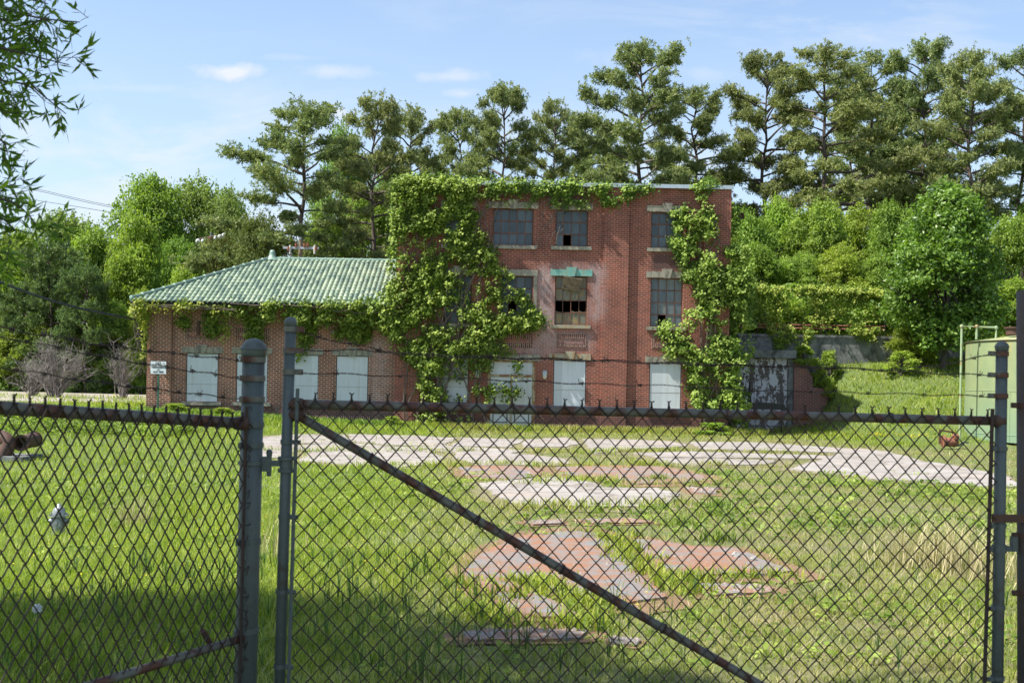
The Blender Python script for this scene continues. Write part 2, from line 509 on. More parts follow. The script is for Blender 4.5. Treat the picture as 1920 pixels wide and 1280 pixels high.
M['galv_rusty'], _t = mat('rust blotched galvanised steel')
_o = objco(_t); _n = _t.noise(_o, 6, 6, .65); _f = _t.noise(_o, 40, 5, .7)
_s = _t.n('ShaderNodeSeparateXYZ'); _t.l(_o, _s.inputs[0])
_w = _t.math('SINE', _t.math('MULTIPLY', _t.math('ADD', _s.outputs[0], _t.math('MULTIPLY', _n, .06)), 6.2832 / .0765 / 1.5))
_k = _t.ramp(_t.math('ADD', _t.math('MULTIPLY', _w, .09), _n), [(.46, 0.0), (.58, 1.0)])
_c = _t.mix(_k, _t.mix(.5, (.13, .125, .10), _t.ramp(_f, [(.3, (.6, .6, .6)), (.7, (1.1, 1.1, 1.1))]), 'MULTIPLY'), _t.mix(_f, (.05, .018, .01), (.13, .045, .024)))
finish(_t, _c, .6, 0, _f, .3, .002)
M['wire'] = rustmat('rusty wire', (.028, .021, .018), (.045, .02, .013), .35, .6, 6, .7)
M['glass_m'], _t = mat('dusty window glass')
_a = attr(_t); _n = _t.noise(_t.mapping(worldpos(_t), (3, 3, 1.2)), 2.2, 6, .65)
_c = _t.mix(.6, _t.ramp(_a, [(0, (.03, .045, .055)), (.5, (.055, .08, .10)), (.75, (.09, .12, .14)), (1, (.15, .17, .16))]), _t.ramp(_n, [(.3, (.5, .5, .5)), (.7, (1.35, 1.35, 1.3))]), 'MULTIPLY')
finish(_t, _c, .28, spec=.5)
M['glass_y'], _t = mat('sooty yellow stained glass')
_n = _t.noise(_t.mapping(worldpos(_t), (5, 5, 2)), 2.2, 6, .7); _a = attr(_t)
_c = _t.mix(_t.ramp(_n, [(.42, 0.0), (.60, 1.0)]), _t.mix(_a, (.055, .075, .075), (.16, .17, .13)), _t.mix(_a, (.32, .24, .08), (.14, .085, .03)))
finish(_t, _c, .4)
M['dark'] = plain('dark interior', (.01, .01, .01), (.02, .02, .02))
M['ivory'] = plain('ivory plastic', (.5, .48, .42), (.6, .58, .5))
M['lampglass'] = plain('grey lamp housing', (.30, .36, .38), (.45, .5, .5))
M['coping'] = rustmat('pale blue metal coping', (.42, .50, .56), (.25, .13, .08), .62, .72, 2, .45)
M['woodgrey'] = plain('weathered wood', (.12, .085, .055), (.26, .19, .12), 8)
M['concrete_old'] = stonemat('old stained concrete', (.09, .095, .09), (.25, .26, .25), (.03, .03, .028), .75)
# tiles: colour differs from tile to tile
M['tile'], _t = mat('green glazed clay tile')
_s = _t.n('ShaderNodeSeparateXYZ'); _t.l(worldpos(_t), _s.inputs[0])
_c = _t.n('ShaderNodeCombineXYZ')
_t.l(_t.math('FLOOR', _t.math('DIVIDE', _s.outputs[0], .215)), _c.inputs[0]); _t.l(_t.math('FLOOR', _t.math('DIVIDE', _s.outputs[1], .345)), _c.inputs[1])
_w = _t.n('ShaderNodeTexWhiteNoise'); _w.noise_dimensions = '2D'; _t.l(_c.outputs[0], _w.inputs['Vector'])
_n = _t.noise(worldpos(_t), 1.1, 5, .6); _n2 = _t.noise(worldpos(_t), 9, 5, .6)
_col = _t.ramp(_w.outputs['Value'], [(0, (.14, .20, .16)), (.2, (.20, .275, .205)), (.6, (.285, .36, .25)), (1, (.37, .435, .31))])
_col = _t.mix(.55, _col, _t.ramp(_n, [(.3, (.72, .76, .8)), (.7, (1.12, 1.1, 1.05))]), 'MULTIPLY')
_col = _t.mix(_t.math('MULTIPLY', _t.ramp(_n2, [(.6, 0.0), (.75, 1.0)]), .35), _col, (.12, .12, .08))
finish(_t, _col, .55, spec=.35)
M['tile_ridge'] = plain('green glazed ridge tile', (.14, .23, .18), (.24, .34, .26), 2.5, .4)

# ------------------------------------------------------------------ the brick building
def P50(px, py, Y=50.0):
    p = wp(px, py, Y)
    return p[0], p[2]
MX0, MX1 = P50(743, 540)[0], P50(1367.5, 540)[0]
MZT = P50(1198, 351)[1]
AX0 = P50(277.5, 660)[0]
ZB = -.55
bld = thing('brick_building', 'derelict red brick building, a flat-roofed three-storey block with a low green-tiled wing', 'building', (0, 55, -.4))

def wall_holes(mb, x0, x1, z0, z1, holes, y, depth=.22, a=.5):
    """wall face at y with rectangular holes and their reveals"""
    xs = sorted({x0, x1, *[h[0] for h in holes], *[h[1] for h in holes]})
    zs = sorted({z0, z1, *[h[2] for h in holes], *[h[3] for h in holes]})
    for i in range(len(xs) - 1):
        for j in range(len(zs) - 1):
            cx, cz = (xs[i] + xs[i + 1]) / 2, (zs[j] + zs[j + 1]) / 2
            if any(h[0] < cx < h[1] and h[2] < cz < h[3] for h in holes):
                continue
            mb.add([(xs[i], y, zs[j]), (xs[i + 1], y, zs[j]), (xs[i + 1], y, zs[j + 1]), (xs[i], y, zs[j + 1])], [(0, 1, 2, 3)])
    for (a0, a1, b0, b1) in holes:
        q = y + depth
        mb.add([(a0, y, b0), (a0, y, b1), (a0, q, b1), (a0, q, b0)], [(0, 1, 2, 3)])
        mb.add([(a1, y, b0), (a1, q, b0), (a1, q, b1), (a1, y, b1)], [(0, 1, 2, 3)])
        mb.add([(a0, y, b1), (a1, y, b1), (a1, q, b1), (a0, q, b1)], [(0, 1, 2, 3)])
        mb.add([(a0, y, b0), (a0, q, b0), (a1, q, b0), (a1, y, b0)], [(0, 1, 2, 3)])
def rect(px0, px1, py0, py1, Y=50.0):
    cx, cy = (px0 + px1) / 2, (py0 + py1) / 2
    xa, za = P50(px0, cy, Y); xb, _ = P50(px1, cy, Y); _, zt = P50(cx, py0, Y); _, zb = P50(cx, py1, Y)
    return (xa, xb, zb, zt)
# opening rectangles measured on the facade
top_w = [(rect(835, 884, 389, 459), 4, 3), (rect(924, 1000, 391, 460), 5, 3), (rect(1041, 1102.5, 393.4, 462), 4, 3), (rect(1220.5, 1281, 397.5, 465.3), 4, 3)]
mid_w = [(rect(832, 884, 515, 606), 4, 4), (rect(938, 998.5, 517, 609), 4, 4), (rect(1040.3, 1101, 517.5, 609), 4, 4), (rect(1219.5, 1280, 521, 612.5), 4, 4)]
grd_b = [rect(819.6, 878, 672, 755), rect(1037.3, 1098.3, 675, 763), rect(1217.3, 1277, 680.4, 768)]
door_r = rect(913.8, 1003, 676, 801)
wing_b = [rect(349, 408.7, 662, 753, 50.15), rect(443, 501.5, 663, 754.3, 50.15), rect(537.5, 596.8, 665, 756, 50.15), rect(630, 690, 667, 758.5, 50.15)]
holes = [w[0] for w in top_w + mid_w] + grd_b + [door_r]
mb = MB()
wall_holes(mb, MX0, MX1, ZB, MZT, holes, 50.0)
mb.box(MX0, MX0 + .3, 50.0, 62, ZB, MZT); mb.box(MX1 - .3, MX1, 50.0, 62, ZB, MZT)
mb.box(MX0 + .3, MX1 - .3, 61.7, 62, ZB, MZT)
# pilasters stand 10 cm proud of the wall
for (a, b) in [(743, 790), (1130, 1177), (1317, 1367.5)]:
    x0, x1 = P50(a, 540)[0], P50(b, 540)[0]
    mb.box(x0 + (.002 if a > 743 else -.003), x1 + (.003 if b > 1360 else 0), 49.88, 49.998, ZB, MZT - .02)
wall = mb.build('wall', M['brick_main'], bld)
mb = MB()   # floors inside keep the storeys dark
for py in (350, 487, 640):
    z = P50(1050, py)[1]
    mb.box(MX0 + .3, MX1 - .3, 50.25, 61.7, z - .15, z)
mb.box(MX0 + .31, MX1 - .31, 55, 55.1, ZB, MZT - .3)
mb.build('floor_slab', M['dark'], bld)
mb = MB()
mb.box(MX0 - .02, MX1 + .06, 49.83, 62.05, MZT, MZT + .11)
mb.box(MX0 - .03, MX1 + .08, 49.80, 49.828, MZT - .05, MZT + .115)
mb.box(MX0, MX1, 50.3, 61.5, MZT + .112, MZT + .14)
mb.build('roof_coping', M['coping'], bld)
bx0, bz0 = P50(1374, 402); bx1, bz1 = P50(1405, 392)
mb = MB(); mb.box(MX1 - .2, bx1, 51.2, 51.22, bz0, bz1); mb.box(MX1 - .2, bx1, 51.1, 51.32, bz1 - .02, bz1); mb.box(MX1 - .2, bx1, 51.1, 51.32, bz0, bz0 + .02)
mb.box(bx1 - .03, bx1, 51.09, 51.33, bz0 - .01, bz1 + .01)
mb.build('steel_beam', M['rust'], bld)

def lintel(r, mt, wing=0.26, h=.27, Y=50.0, key=True):
    x0, x1, z0, z1 = r
    mb = MB()
    mb.box(x0 - wing * .75, x1 + wing * .75, Y - .05, Y + .2, z1 + .003, z1 + h)
    if key:
        c = (x0 + x1) / 2
        mb.poly([(c - .13, z1 - .02), (c + .13, z1 - .02), (c + .22, z1 + h + .1), (c - .22, z1 + h + .1)], Y - .10, Y + .05)
    return mb.build('lintel', mt, bld)
def sill(r, mt, Y=50.0, h=.15, ov=.16):
    mb = MB(); mb.box(r[0] - ov, r[1] + ov, Y - .09, Y + .2, r[2] - h, r[2] - .003)
    return mb.build('window_sill', mt, bld)
rs = random.Random(5)
def window(r, nc, nr, Y=50.0, missing=(), glass='glass_m', tint=(.25, .75)):
    x0, x1, z0, z1 = r
    f = .03; yf = Y + .15
    mb = MB()
    mb.box(x0, x0 + .045, yf - f, yf + f, z0, z1); mb.box(x1 - .045, x1, yf - f, yf + f, z0, z1)
    mb.box(x0 + .045, x1 - .045, yf - f, yf + f, z0, z0 + .045); mb.box(x0 + .045, x1 - .045, yf - f, yf + f, z1 - .045, z1)
    for i in range(1, nc):
        x = x0 + (x1 - x0) * i / nc; mb.box(x - .014, x + .014, yf - .022, yf + .02, z0 + .045, z1 - .045)
    for j in range(1, nr):
        z = z0 + (z1 - z0) * j / nr; th = .022 if j in (1, nr - 1) else .014
        mb.box(x0 + .045, x1 - .045, yf - .0245, yf + .018, z - th, z + th)
    wn = mb.build('window', M['steelframe'], bld)
    g = MB()
    for i in range(nc):
        for j in range(nr):
            if (i, j) in missing:
                continue
            a, b = x0 + (x1 - x0) * i / nc, x0 + (x1 - x0) * (i + 1) / nc
            c, d = z0 + (z1 - z0) * j / nr, z0 + (z1 - z0) * (j + 1) / nr
            t1, t2 = rs.uniform(-.006, .006), rs.uniform(-.006, .006)
            g.add([(a, yf + t1, c), (b, yf + t2, c), (b, yf - t1, d), (a, yf - t2, d)], [(0, 1, 2, 3)], rs.uniform(*tint))
    for (i, j) in missing:     # shards left in the corners
        a, b = x0 + (x1 - x0) * i / nc, x0 + (x1 - x0) * (i + 1) / nc
        c, d = z0 + (z1 - z0) * j / nr, z0 + (z1 - z0) * (j + 1) / nr
        if rs.random() < .7:
            h = rs.uniform(.12, .3) * (d - c)
            g.add([(a, yf, c), (b, yf, c), (b, yf, c + h * rs.random()), ((a + b) / 2, yf, c + h * .4), (a, yf, c + h)], [(0, 1, 2, 3, 4)], .9)
    g.build('pane', M[glass], wn)
    return wn
for k, (r, nc, nr) in enumerate(top_w):
    window(r, nc, nr, missing=[(1, 0)] if k == 2 else ())
    lintel(r, M['stone']); sill(r, M['stone'])
for k, (r, nc, nr) in enumerate(mid_w):
    if k == 2:
        wn = window(r, nc, nr, missing=[(0, 1), (1, 1), (2, 1), (3, 1)], glass='glass_y', tint=(0, 1))
        wn['label'] = 'rusty steel window with a row of smashed panes and sooty yellow glass'
        mb = MB()
        c = np.array(((r[0] + r[1]) / 2 + .02, 49.98, r[3] - .33)); R = rotm((0, 1, 0), .16) @ rotm((1, 0, 0), .22)
        mb.box(-.36, .36, -.03, .03, -.23, .23, R=R, c=c)
        for s in (-1, 1):
            mb.box(-.39, .39, -.06, .05, s * .25 - .025, s * .25 + .025, R=R, c=c); mb.box(s * .375 - .02, s * .375 + .02, -.055, .045, -.22, .22, R=R, c=c)
        for q in np.linspace(-.2, .2, 10):
            mb.box(-.35, .35, -.045, -.031, q - .012, q + .004, R=R, c=c)
        tag(mb.build('vent_panel', M['woodgrey'], wn), 'slatted wooden vent panel hanging crooked in the window')
        lintel(r, M['stone_teal'])['label'] = 'turquoise stained lintel with a keystone'
        sill(r, M['stone_rust'])
    elif k == 3:
        window(r, nc, nr, missing=[(1, 0)], tint=(.75, 1)); lintel(r, M['stone']); sill(r, M['stone'])
    else:
        window(r, nc, nr, missing=[(1, 1)] if k == 1 else (), tint=(.1, .7)); lintel(r, M['stone'], key=(k != 1)); sill(r, M['stone'])
# pale pier beside the second mid window
x0, z0 = P50(999, 600); x1, z1 = P50(1007, 518)
MB().box(x0 + .01, x1, 49.96, 49.998, z0, z1).build('stone_pier', M['stone'], bld)
def board(r, Y):
    x0, x1, z0, z1 = r
    mb = MB(); mb.box(x0 + .03, x1 - .03, Y + .03, Y + .05, z0 + .02, z1 - .03)
    b = mb.build('window_board', M['board'], bld)
    zc_ = z0 + (z1 - z0) * .36
    MB().box(x0 + .05, x1 - .05, Y + .026, Y + .0295, zc_, zc_ + .012).build('board_seam', M['woodgrey'], b)
    mb = MB()
    for (a0, a1, b0, b1) in ((x0, x0 + .05, z0, z1), (x1 - .05, x1, z0, z1), (x0 + .05, x1 - .05, z1 - .05, z1), (x0 + .05, x1 - .05, z0, z0 + .05)):
        mb.box(a0, a1, Y + .052, Y + .12, b0, b1)
    mb.build('board_frame', M['dark'], b)
for r in grd_b:
    board(r, 50.0); lintel(r, M['stone_rust' if r is grd_b[1] else 'stone']); sill(r, M['stone'])
for r in wing_b:
    board(r, 50.15); lintel(r, M['stone'], Y=50.15, h=.25); sill(r, M['stone'], Y=50.15)
# double door
x0, x1, z0, z1 = door_r
lintel(door_r, M['stone'], key=False)
mb = MB(); zt = P50(960, 702)[1]
mb.box(x0, x0 + .12, 50.05, 50.2, z0, z1); mb.box(x1 - .12, x1, 50.05, 50.2, z0, z1); mb.box(x0 + .12, x1 - .12, 50.05, 50.2, z1 - .06, z1)
mb.box(x0 + .12, x1 - .12, 50.04, 50.2, zt - .1, zt)
mb.box((x0 + x1) / 2 - .03, (x0 + x1) / 2 + .03, 50.045, 50.2, z0, zt - .1)
mb.build('door_frame', rustmat('rusty yellow door frame', (.42, .36, .22), (.26, .12, .04), .42, .55, 4), bld)
MB().box(x0 + .12, x1 - .12, 50.1, 50.13, zt, z1 - .06).build('transom_board', M['board'], bld)
for s in (0, 1):
    a = x0 + .12 if s == 0 else (x0 + x1) / 2 + .03
    b = (x0 + x1) / 2 - .03 if s == 0 else x1 - .12
    mb = MB()
    mb.box(a + .01, b - .01, 50.11, 50.15, z0 + .02, zt - .11)
    for (p0, p1, q0, q1) in ((a + .01, a + .1, z0 + .02, zt - .11), (b - .1, b - .01, z0 + .02, zt - .11), (a + .1, b - .1, z0 + .62, z0 + .74), (a + .1, b - .1, z0 + .02, z0 + .18), (a + .1, b - .1, zt - .22, zt - .11)):
        mb.box(p0, p1, 50.08, 50.108, q0, q1)
    d = mb.build('door', M['doorpaint'], bld)
    mb = MB()
    for (p0, p1, q0, q1) in ((a + .12, a + .15, z0 + .2, z0 + .6), (b - .15, b - .12, z0 + .2, z0 + .6), (a + .15, b - .15, z0 + .57, z0 + .6), (a + .15, b - .15, z0 + .2, z0 + .23)):
        mb.box(p0, p1, 50.085, 50.109, q0, q1)
    mb.build('panel_moulding', M['rust'], d)
    if s:
        MB().lathe([(0, -.09), (.035, -.085), (.04, -.04), (.02, -.02), (.02, 0)], (a + .05, 50.08, z0 + 1.0), 10, 'y').build('door_handle', M['rust'], d)
MB().box(x0 - .3, x1 + .3, 49.5, 50.0, ZB, z0 - .02).build('door_step', M['concrete_old'], bld)
# soldier course at the base and the brick panels
mb = MB(); zs0, zs1 = P50(1100, 810)[1], P50(1100, 797)[1]
for (a, b) in ((MX0 + .02, door_r[0] - .05), (door_r[1] + .05, MX1 - .02)):
    mb.box(a, b, 49.85, 49.878, zs0, zs1 + .02)
mb.box(AX0, MX0 - .02, 50.08, 50.148, zs0 + .2, zs1 + .2)
mb.build('plinth_course', M['soldier'], bld)
def brick_panel(r, Y, t=.2):
    x0, x1, z0, z1 = r
    mb = MB()
    mb.box(x0, x1, Y - .025, Y - .003, z1 - t, z1); mb.box(x0, x1, Y - .025, Y - .003, z0, z0 + t)
    mb.box(x0, x0 + .11, Y - .024, Y - .003, z0 + t, z1 - t); mb.box(x1 - .11, x1, Y - .024, Y - .003, z0 + t, z1 - t)
    mb.build('brick_panel', M['soldier'], bld)
for (a, b) in ((349, 410), (443, 504), (537, 598), (631, 692)):
    brick_panel(rect(a, b, 614 + (a - 349) * .018, 638 + (a - 349) * .018, 50.15), 50.15, .17)
for (a, b) in ((938, 998), (1043, 1099), (1222, 1280), (833, 884)):
    brick_panel(rect(a, b, 626, 652), 50.0)
# rusty anchor plates and a drain pipe on the wing
for px, y0, y1 in ((372, 601, 629), (402, 614, 626)):
    r = rect(px - 2.5, px + 2.5, y0, y1, 50.15)
    MB().box(r[0], r[1], 50.08, 50.147, r[2], r[3]).build('wall_anchor', M['rust'], bld)
x, z = P50(521, 762, 50.15)
MB().tube([(x, 50.05, z), (x, 50.05, -.5)], .035).build('drain_pipe', M['galv'], bld)

# ---- wing with hipped tile roof
YF = 50.15; YE = 49.5; D = 4.85; YR = YE + D; YB = YR + D
ZE = P50(500, 569, YE)[1]; ZR = P50(640, 491, YR)[1]
XE = P50(247, 558, YE)[0]; XR = XE + D
mb = MB()
wall_holes(mb, AX0, MX0, ZB, ZE - .12, wing_b, YF)
mb.box(AX0, AX0 + .3, YF, YB - .7, ZB, ZE - .12); mb.box(AX0 + .3, MX0, YB - 1, YB - .7, ZB, ZE - .12)
for (a, b) in [(277.5, 323), (699, 741)]:
    x0, x1 = P50(a, 640, YF)[0], P50(b, 640, YF)[0]
    mb.box(x0 - .003, x1, YF - .1, YF - .002, ZB, ZE - .13)
for (a, b) in [(325, 343), (414, 436), (508, 530), (602, 624)]:
    pass
mb.build('wall', M['brick_wing'], bld)['label'] = 'dark red brick wall of the low wing with pale mortar'
mb = MB()   # deck under the tiles, soffit and fascia
mb.add([(XE, YE, ZE), (MX0, YE, ZE), (MX0, YR, ZR), (XR, YR, ZR), (XE, YB, ZE), (MX0, YB, ZE)], [(0, 1, 2, 3), (4, 3, 2, 5)])
mb.add([(XE, YE, ZE), (XR, YR, ZR), (XE, YB, ZE)], [(0, 1, 2)])
mb.add([(XE, YE, ZE - .01), (MX0, YE, ZE - .01), (MX0, YB, ZE - .01), (XE, YB, ZE - .01)], [(0, 3, 2, 1)])
deck = mb.build('roof', M['woodgrey'], bld)
mb = MB()
mb.box(XE + .25, MX0 - .002, YE + .25, YF - .105, ZE - .16, ZE - .02); mb.box(XE + .25, AX0 - .005, YF - .105, YB - .3, ZE - .16, ZE - .02)
mb.build('eaves_board', plain('pale grey painted timber', (.34, .36, .30), (.5, .52, .45), 3), deck)
mb = MB(); mb.tube([(XE - .02, YE - .05, ZE - .05), (MX0 - .05, YE - .05, ZE - .07)], .055, 8)
mb.build('gutter', M['dark'], deck)
def tile_slope(mb, a0, a1, fn, clip):
    """a: along the eave, s: up the slope 0..1; fn(a, s, h) -> xyz"""
    pitch, L = .215, .36
    slope = math.hypot(D, ZR - ZE); nrow = int(slope / L)
    ph = np.array([0, .08, .2, .35, .5, .65, .8, .92])
    hh = np.array([0, .035, .075, .098, .105, .098, .075, .035])
    na = int((a1 - a0) / pitch)
    A = np.concatenate([(a0 + (i + ph) * pitch) for i in range(na)]); H = np.tile(hh, na)
    for j in range(nrow + 1):
        s0, s1 = j * L / slope, min(1.0, (j + 1) * L / slope)
        if s0 >= 1: break
        for (ia, ib) in [(0, len(A) - 1)]:
            sm = (s0 + s1) / 2
            ok = np.array([clip((A[q] + A[q + 1]) / 2, sm) for q in range(len(A) - 1)])
            q = np.nonzero(ok)[0]
            if len(q) == 0: continue
            lo = fn(A, s0 - .012, H + .045); hi = fn(A, s1, H * .92 + .01); un = fn(A, s0 - .012, H * .75 + .012)
            n = len(A)
            v = np.concatenate([lo, hi, un])
            mb.add(v, np.concatenate([np.stack([q, q + 1, n + q + 1, n + q], -1), np.stack([2 * n + q, 2 * n + q + 1, q + 1, q], -1)]))
nz_ = np.array((0, -(ZR - ZE), D)) / math.hypot(D, ZR - ZE)
mb = MB()
def f_front(A, s, H):
    return np.stack([A, YE - .06 + (D + .06) * s + nz_[1] * H, ZE - .02 + (ZR - ZE + .02) * s + nz_[2] * H], -1)
def f_back(A, s, H):
    p = f_front(A, s, H); p[:, 1] = 2 * YR - p[:, 1]; return p
def f_left(A, s, H):
    return np.stack([XE - .06 + (D + .06) * s + nz_[1] * H, A, ZE - .02 + (ZR - ZE + .02) * s + nz_[2] * H], -1)
tile_slope(mb, XE, MX0 - .01, f_front, lambda a, s: a > XE + s * D - .05)
tile_slope(mb, XE, MX0 - .01, f_back, lambda a, s: a > XE + s * D - .05)
tile_slope(mb, YE, YB, f_left, lambda a, s: YE + s * D < a < YB - s * D)
mb.build('roof_tiles', M['tile'], deck, smooth=True)
mb = MB()
def caps(p, q, step=.42, r=.12):
    p, q = np.array(p, float), np.array(q, float); L = np.linalg.norm(q - p); n = max(1, int(L / step)); d = (q - p) / n
    for i in range(n):
        a, b = p + d * i, p + d * (i + 1)
        mb.tube([a, a + (b - a) * .12, a + (b - a) * .121, b], [r * 1.22, r * 1.22, r, r * .95], 12)
caps((XR, YR, ZR + .08), (MX0 - .02, YR, ZR + .08), .39, .10)
mb.build('ridge_caps', M['tile_ridge'], deck, smooth=False)
mb = MB()
caps((XE - .02, YE - .02, ZE + .1), (XR, YR, ZR + .1), .5, .115)
caps((XE - .02, YB + .02, ZE + .1), (XR, YR, ZR + .1), .5, .115)
mb.build('hip_caps', M['tile_ridge'], deck, smooth=True)
MB().lathe([(0, .36), (.07, .35), (.12, .29), (.135, .2), (.16, .08), (.25, -.04), (.34, -.12)], (XR + .05, YR, ZR + .14), 16).build('roof_finial', M['tile_ridge'], deck, smooth=True)

# ---- wall lamps (fixed on the wall, things of their own)
def wall_lamp(px, py, label):
    x, z = P50(px, py, 49.9)
    t = thing('wall_lamp', label, 'wall lamp', (x, 50.0, z), 'lamps either side of the door')
    MB().box(x - .09, x + .09, 49.93, 49.995, z - .02, z + .2).build('back_plate', M['lampglass'], t)
    MB().lathe([(.02, .17), (.09, .15), (.1, .05), (.095, -.02)], (x, 49.86, z), 14).build('lamp_cap', M['lampglass'], t, smooth=True)
    MB().lathe([(.09, -.02), (.085, -.1), (.05, -.16), (0, -.18)], (x, 49.86, z), 14).build('lamp_globe', M['ivory'], t, smooth=True)
wall_lamp(1021.5, 703, 'small grey and ivory wall lamp on bare brick between door and boarded window')
wall_lamp(895, 702, 'small wall lamp half hidden in creeper beside the double door')
x, z = P50(625, 622, 50.0)
MB().lathe([(.08, -.14), (.09, -.05), (.06, 0), (0, .01)], (x, 50.12, z), 12, 'y').build('flood_lamp', M['ivory'], None, (x, 50.12, z), True)
tag(bpy.data.objects['flood_lamp'], 'little white lamp head on the wing wall above the rightmost boarded window', 'wall lamp')
# ------------------------------------------------------------------ ground
def in_poly(P, poly):
    x, y = P[:, 0], P[:, 1]; c = np.zeros(len(P), bool); n = len(poly)
    for i in range(n):
        x0, y0 = poly[i]; x1, y1 = poly[(i + 1) % n]
        if y0 == y1: continue
        c ^= ((y0 > y) != (y1 > y)) & (x < (x1 - x0) * (y - y0) / (y1 - y0) + x0)
    return c
m, t = mat('grassy soil')
wpn = worldpos(t)
n1 = t.noise(wpn, .22, 5, .6); n2 = t.noise(wpn, 1.6, 6, .65); n3 = t.noise(wpn, 14, 5, .7)
sp = t.n('ShaderNodeSeparateXYZ'); t.l(wpn, sp.inputs[0])
lush = t.math('ADD', t.math('MULTIPLY', t.math('ADD', sp.outputs[0], t.math('MULTIPLY', sp.outputs[1], .06)), -.35), .45, clamp=True)
g = t.mix(n3, (.055, .085, .018), (.13, .17, .04))
d = t.mix(n3, (.12, .095, .05), (.26, .21, .12))
bank_ = t.math('MULTIPLY', t.math('MULTIPLY', t.math('SUBTRACT', sp.outputs[0], 11.5), .5, clamp=True), t.math('MULTIPLY', t.math('SUBTRACT', sp.outputs[1], 36), .2, clamp=True))
k = t.math('MULTIPLY', t.ramp(t.math('ADD', t.math('MULTIPLY', n1, .45), t.math('MULTIPLY', n2, .55)), [(.42, 1.0), (.60, 0.0)]), t.math('SUBTRACT', 1.0, t.math('MAXIMUM', lush, bank_)))
finish(t, t.mix(t.math('MULTIPLY', k, .8), g, d), .95, bump=n3, bstr=.7, bdist=.03)
M['soil'] = m
def axis(lo, hi, inner, step, outer):
    a = np.arange(inner[0], inner[1] + 1e-6, step)
    l = lo + (inner[0] - lo) * (1 - np.linspace(1, 0, outer, endpoint=False) ** 1.8)
    h = hi - (hi - inner[1]) * (1 - np.linspace(1, 0, outer, endpoint=False) ** 1.8)[::1]
    return np.unique(np.concatenate([l, a, h]))
gx = axis(-900, 900, (-26, 26), .5, 24); gy = axis(-300, 1500, (0, 90), .5, 24)
GX, GY = np.meshgrid(gx, gy)
GZ = terrain(GX.ravel(), GY.ravel()).reshape(GX.shape)
nx, ny = len(gx), len(gy)
i = np.arange(nx - 1)[None] + np.arange(ny - 1)[:, None] * nx
f = np.stack([i, i + 1, i + nx + 1, i + nx], -1).reshape(-1, 4)
gm = MB().add(np.stack([GX.ravel(), GY.ravel(), GZ.ravel()], -1), f)
tag(gm.build('ground', M['soil'], smooth=True), 'grassy yard sloping gently to the building and rising to a bank on the right', None, None, 'structure')

PADS = [  # outlines of the broken slabs as seen on the ground
 ('c', [(492, 820), (560, 817), (640, 818), (668, 827), (640, 832), (560, 830), (492, 832)]),
 ('c', [(648, 817), (760, 819), (855, 823), (835, 835), (740, 833), (672, 829)]),
 ('c', [(862, 823), (982, 826), (958, 837), (852, 835)]),
 ('c', [(560, 837), (650, 834), (760, 840), (835, 838), (930, 842), (1000, 845), (950, 849), (800, 846), (650, 844), (563, 845)]),
 ('c', [(492, 836), (545, 834), (556, 845), (540, 855), (492, 857)]),
 ('c', [(572, 852), (640, 847), (800, 850), (830, 858), (820, 867), (760, 872), (640, 869), (562, 865)]),
 ('c', [(852, 852), (960, 853), (1050, 860), (1072, 868), (1040, 872), (900, 871), (854, 860)]),
 ('c', [(987, 826), (1060, 823), (1088, 832), (1060, 837), (985, 837)]),
 ('c', [(1098, 826), (1180, 827), (1265, 830), (1288, 837), (1180, 842), (1112, 847), (1102, 838)]),
 ('c', [(1300, 831), (1420, 832), (1480, 835), (1560, 840), (1630, 845), (1600, 848), (1450, 844), (1312, 842)]),
 ('c', [(1190, 851), (1300, 849), (1440, 853), (1530, 855), (1588, 861), (1450, 859), (1232, 857)]),
 ('c', [(1238, 861), (1330, 862), (1456, 865), (1430, 871), (1300, 872), (1242, 867)]),
 ('c', [(1592, 858), (1650, 849), (1700, 854), (1745, 869), (1800, 876), (1868, 892), (1850, 905), (1790, 904), (1700, 897), (1620, 895), (1560, 886), (1480, 880), (1530, 870)]),
 ('g', [(857, 880), (960, 877), (1016, 883), (1008, 892), (960, 897), (882, 892)]),
 ('g', [(1047, 880), (1130, 878), (1240, 880), (1300, 889), (1318, 897), (1270, 903), (1190, 904), (1120, 896), (1052, 890)]),
 ('c', [(900, 908), (990, 900), (1040, 897), (1100, 903), (1140, 915), (1180, 918), (1230, 917), (1275, 928), (1268, 942), (1230, 953), (1150, 953), (1020, 950), (960, 945), (925, 930)]),
 ('g', [(1290, 917), (1352, 918), (1340, 926), (1300, 924)]),
 ('g', [(1090, 976), (1180, 975), (1230, 983), (1110, 985)]),
 ('g', [(980, 980), (1050, 977), (1060, 984), (1000, 987)]),
 ('g', [(905, 1042), (960, 1016), (1000, 1004), (1080, 1000), (1128, 1003), (1150, 1030), (1190, 1070), (1218, 1098), (1250, 1124), (1180, 1135), (1100, 1132), (1040, 1112), (1000, 1090), (960, 1092), (985, 1110), (1060, 1140), (1080, 1162), (1010, 1165), (950, 1140), (905, 1102), (868, 1076)]),
 ('g', [(1187, 1015), (1240, 1018), (1300, 1030), (1380, 1033), (1430, 1055), (1486, 1075), (1440, 1082), (1370, 1080), (1290, 1087), (1240, 1063)]),
 ('g', [(1305, 1100), (1400, 1100), (1452, 1108), (1440, 1117), (1322, 1121)]),
 ('g', [(868, 1192), (1000, 1186), (1100, 1190), (1078, 1204), (884, 1209)]),
 ('g', [(1142, 1201), (1200, 1205), (1190, 1217), (1148, 1213)]),
]
rp = np.random.RandomState(11)
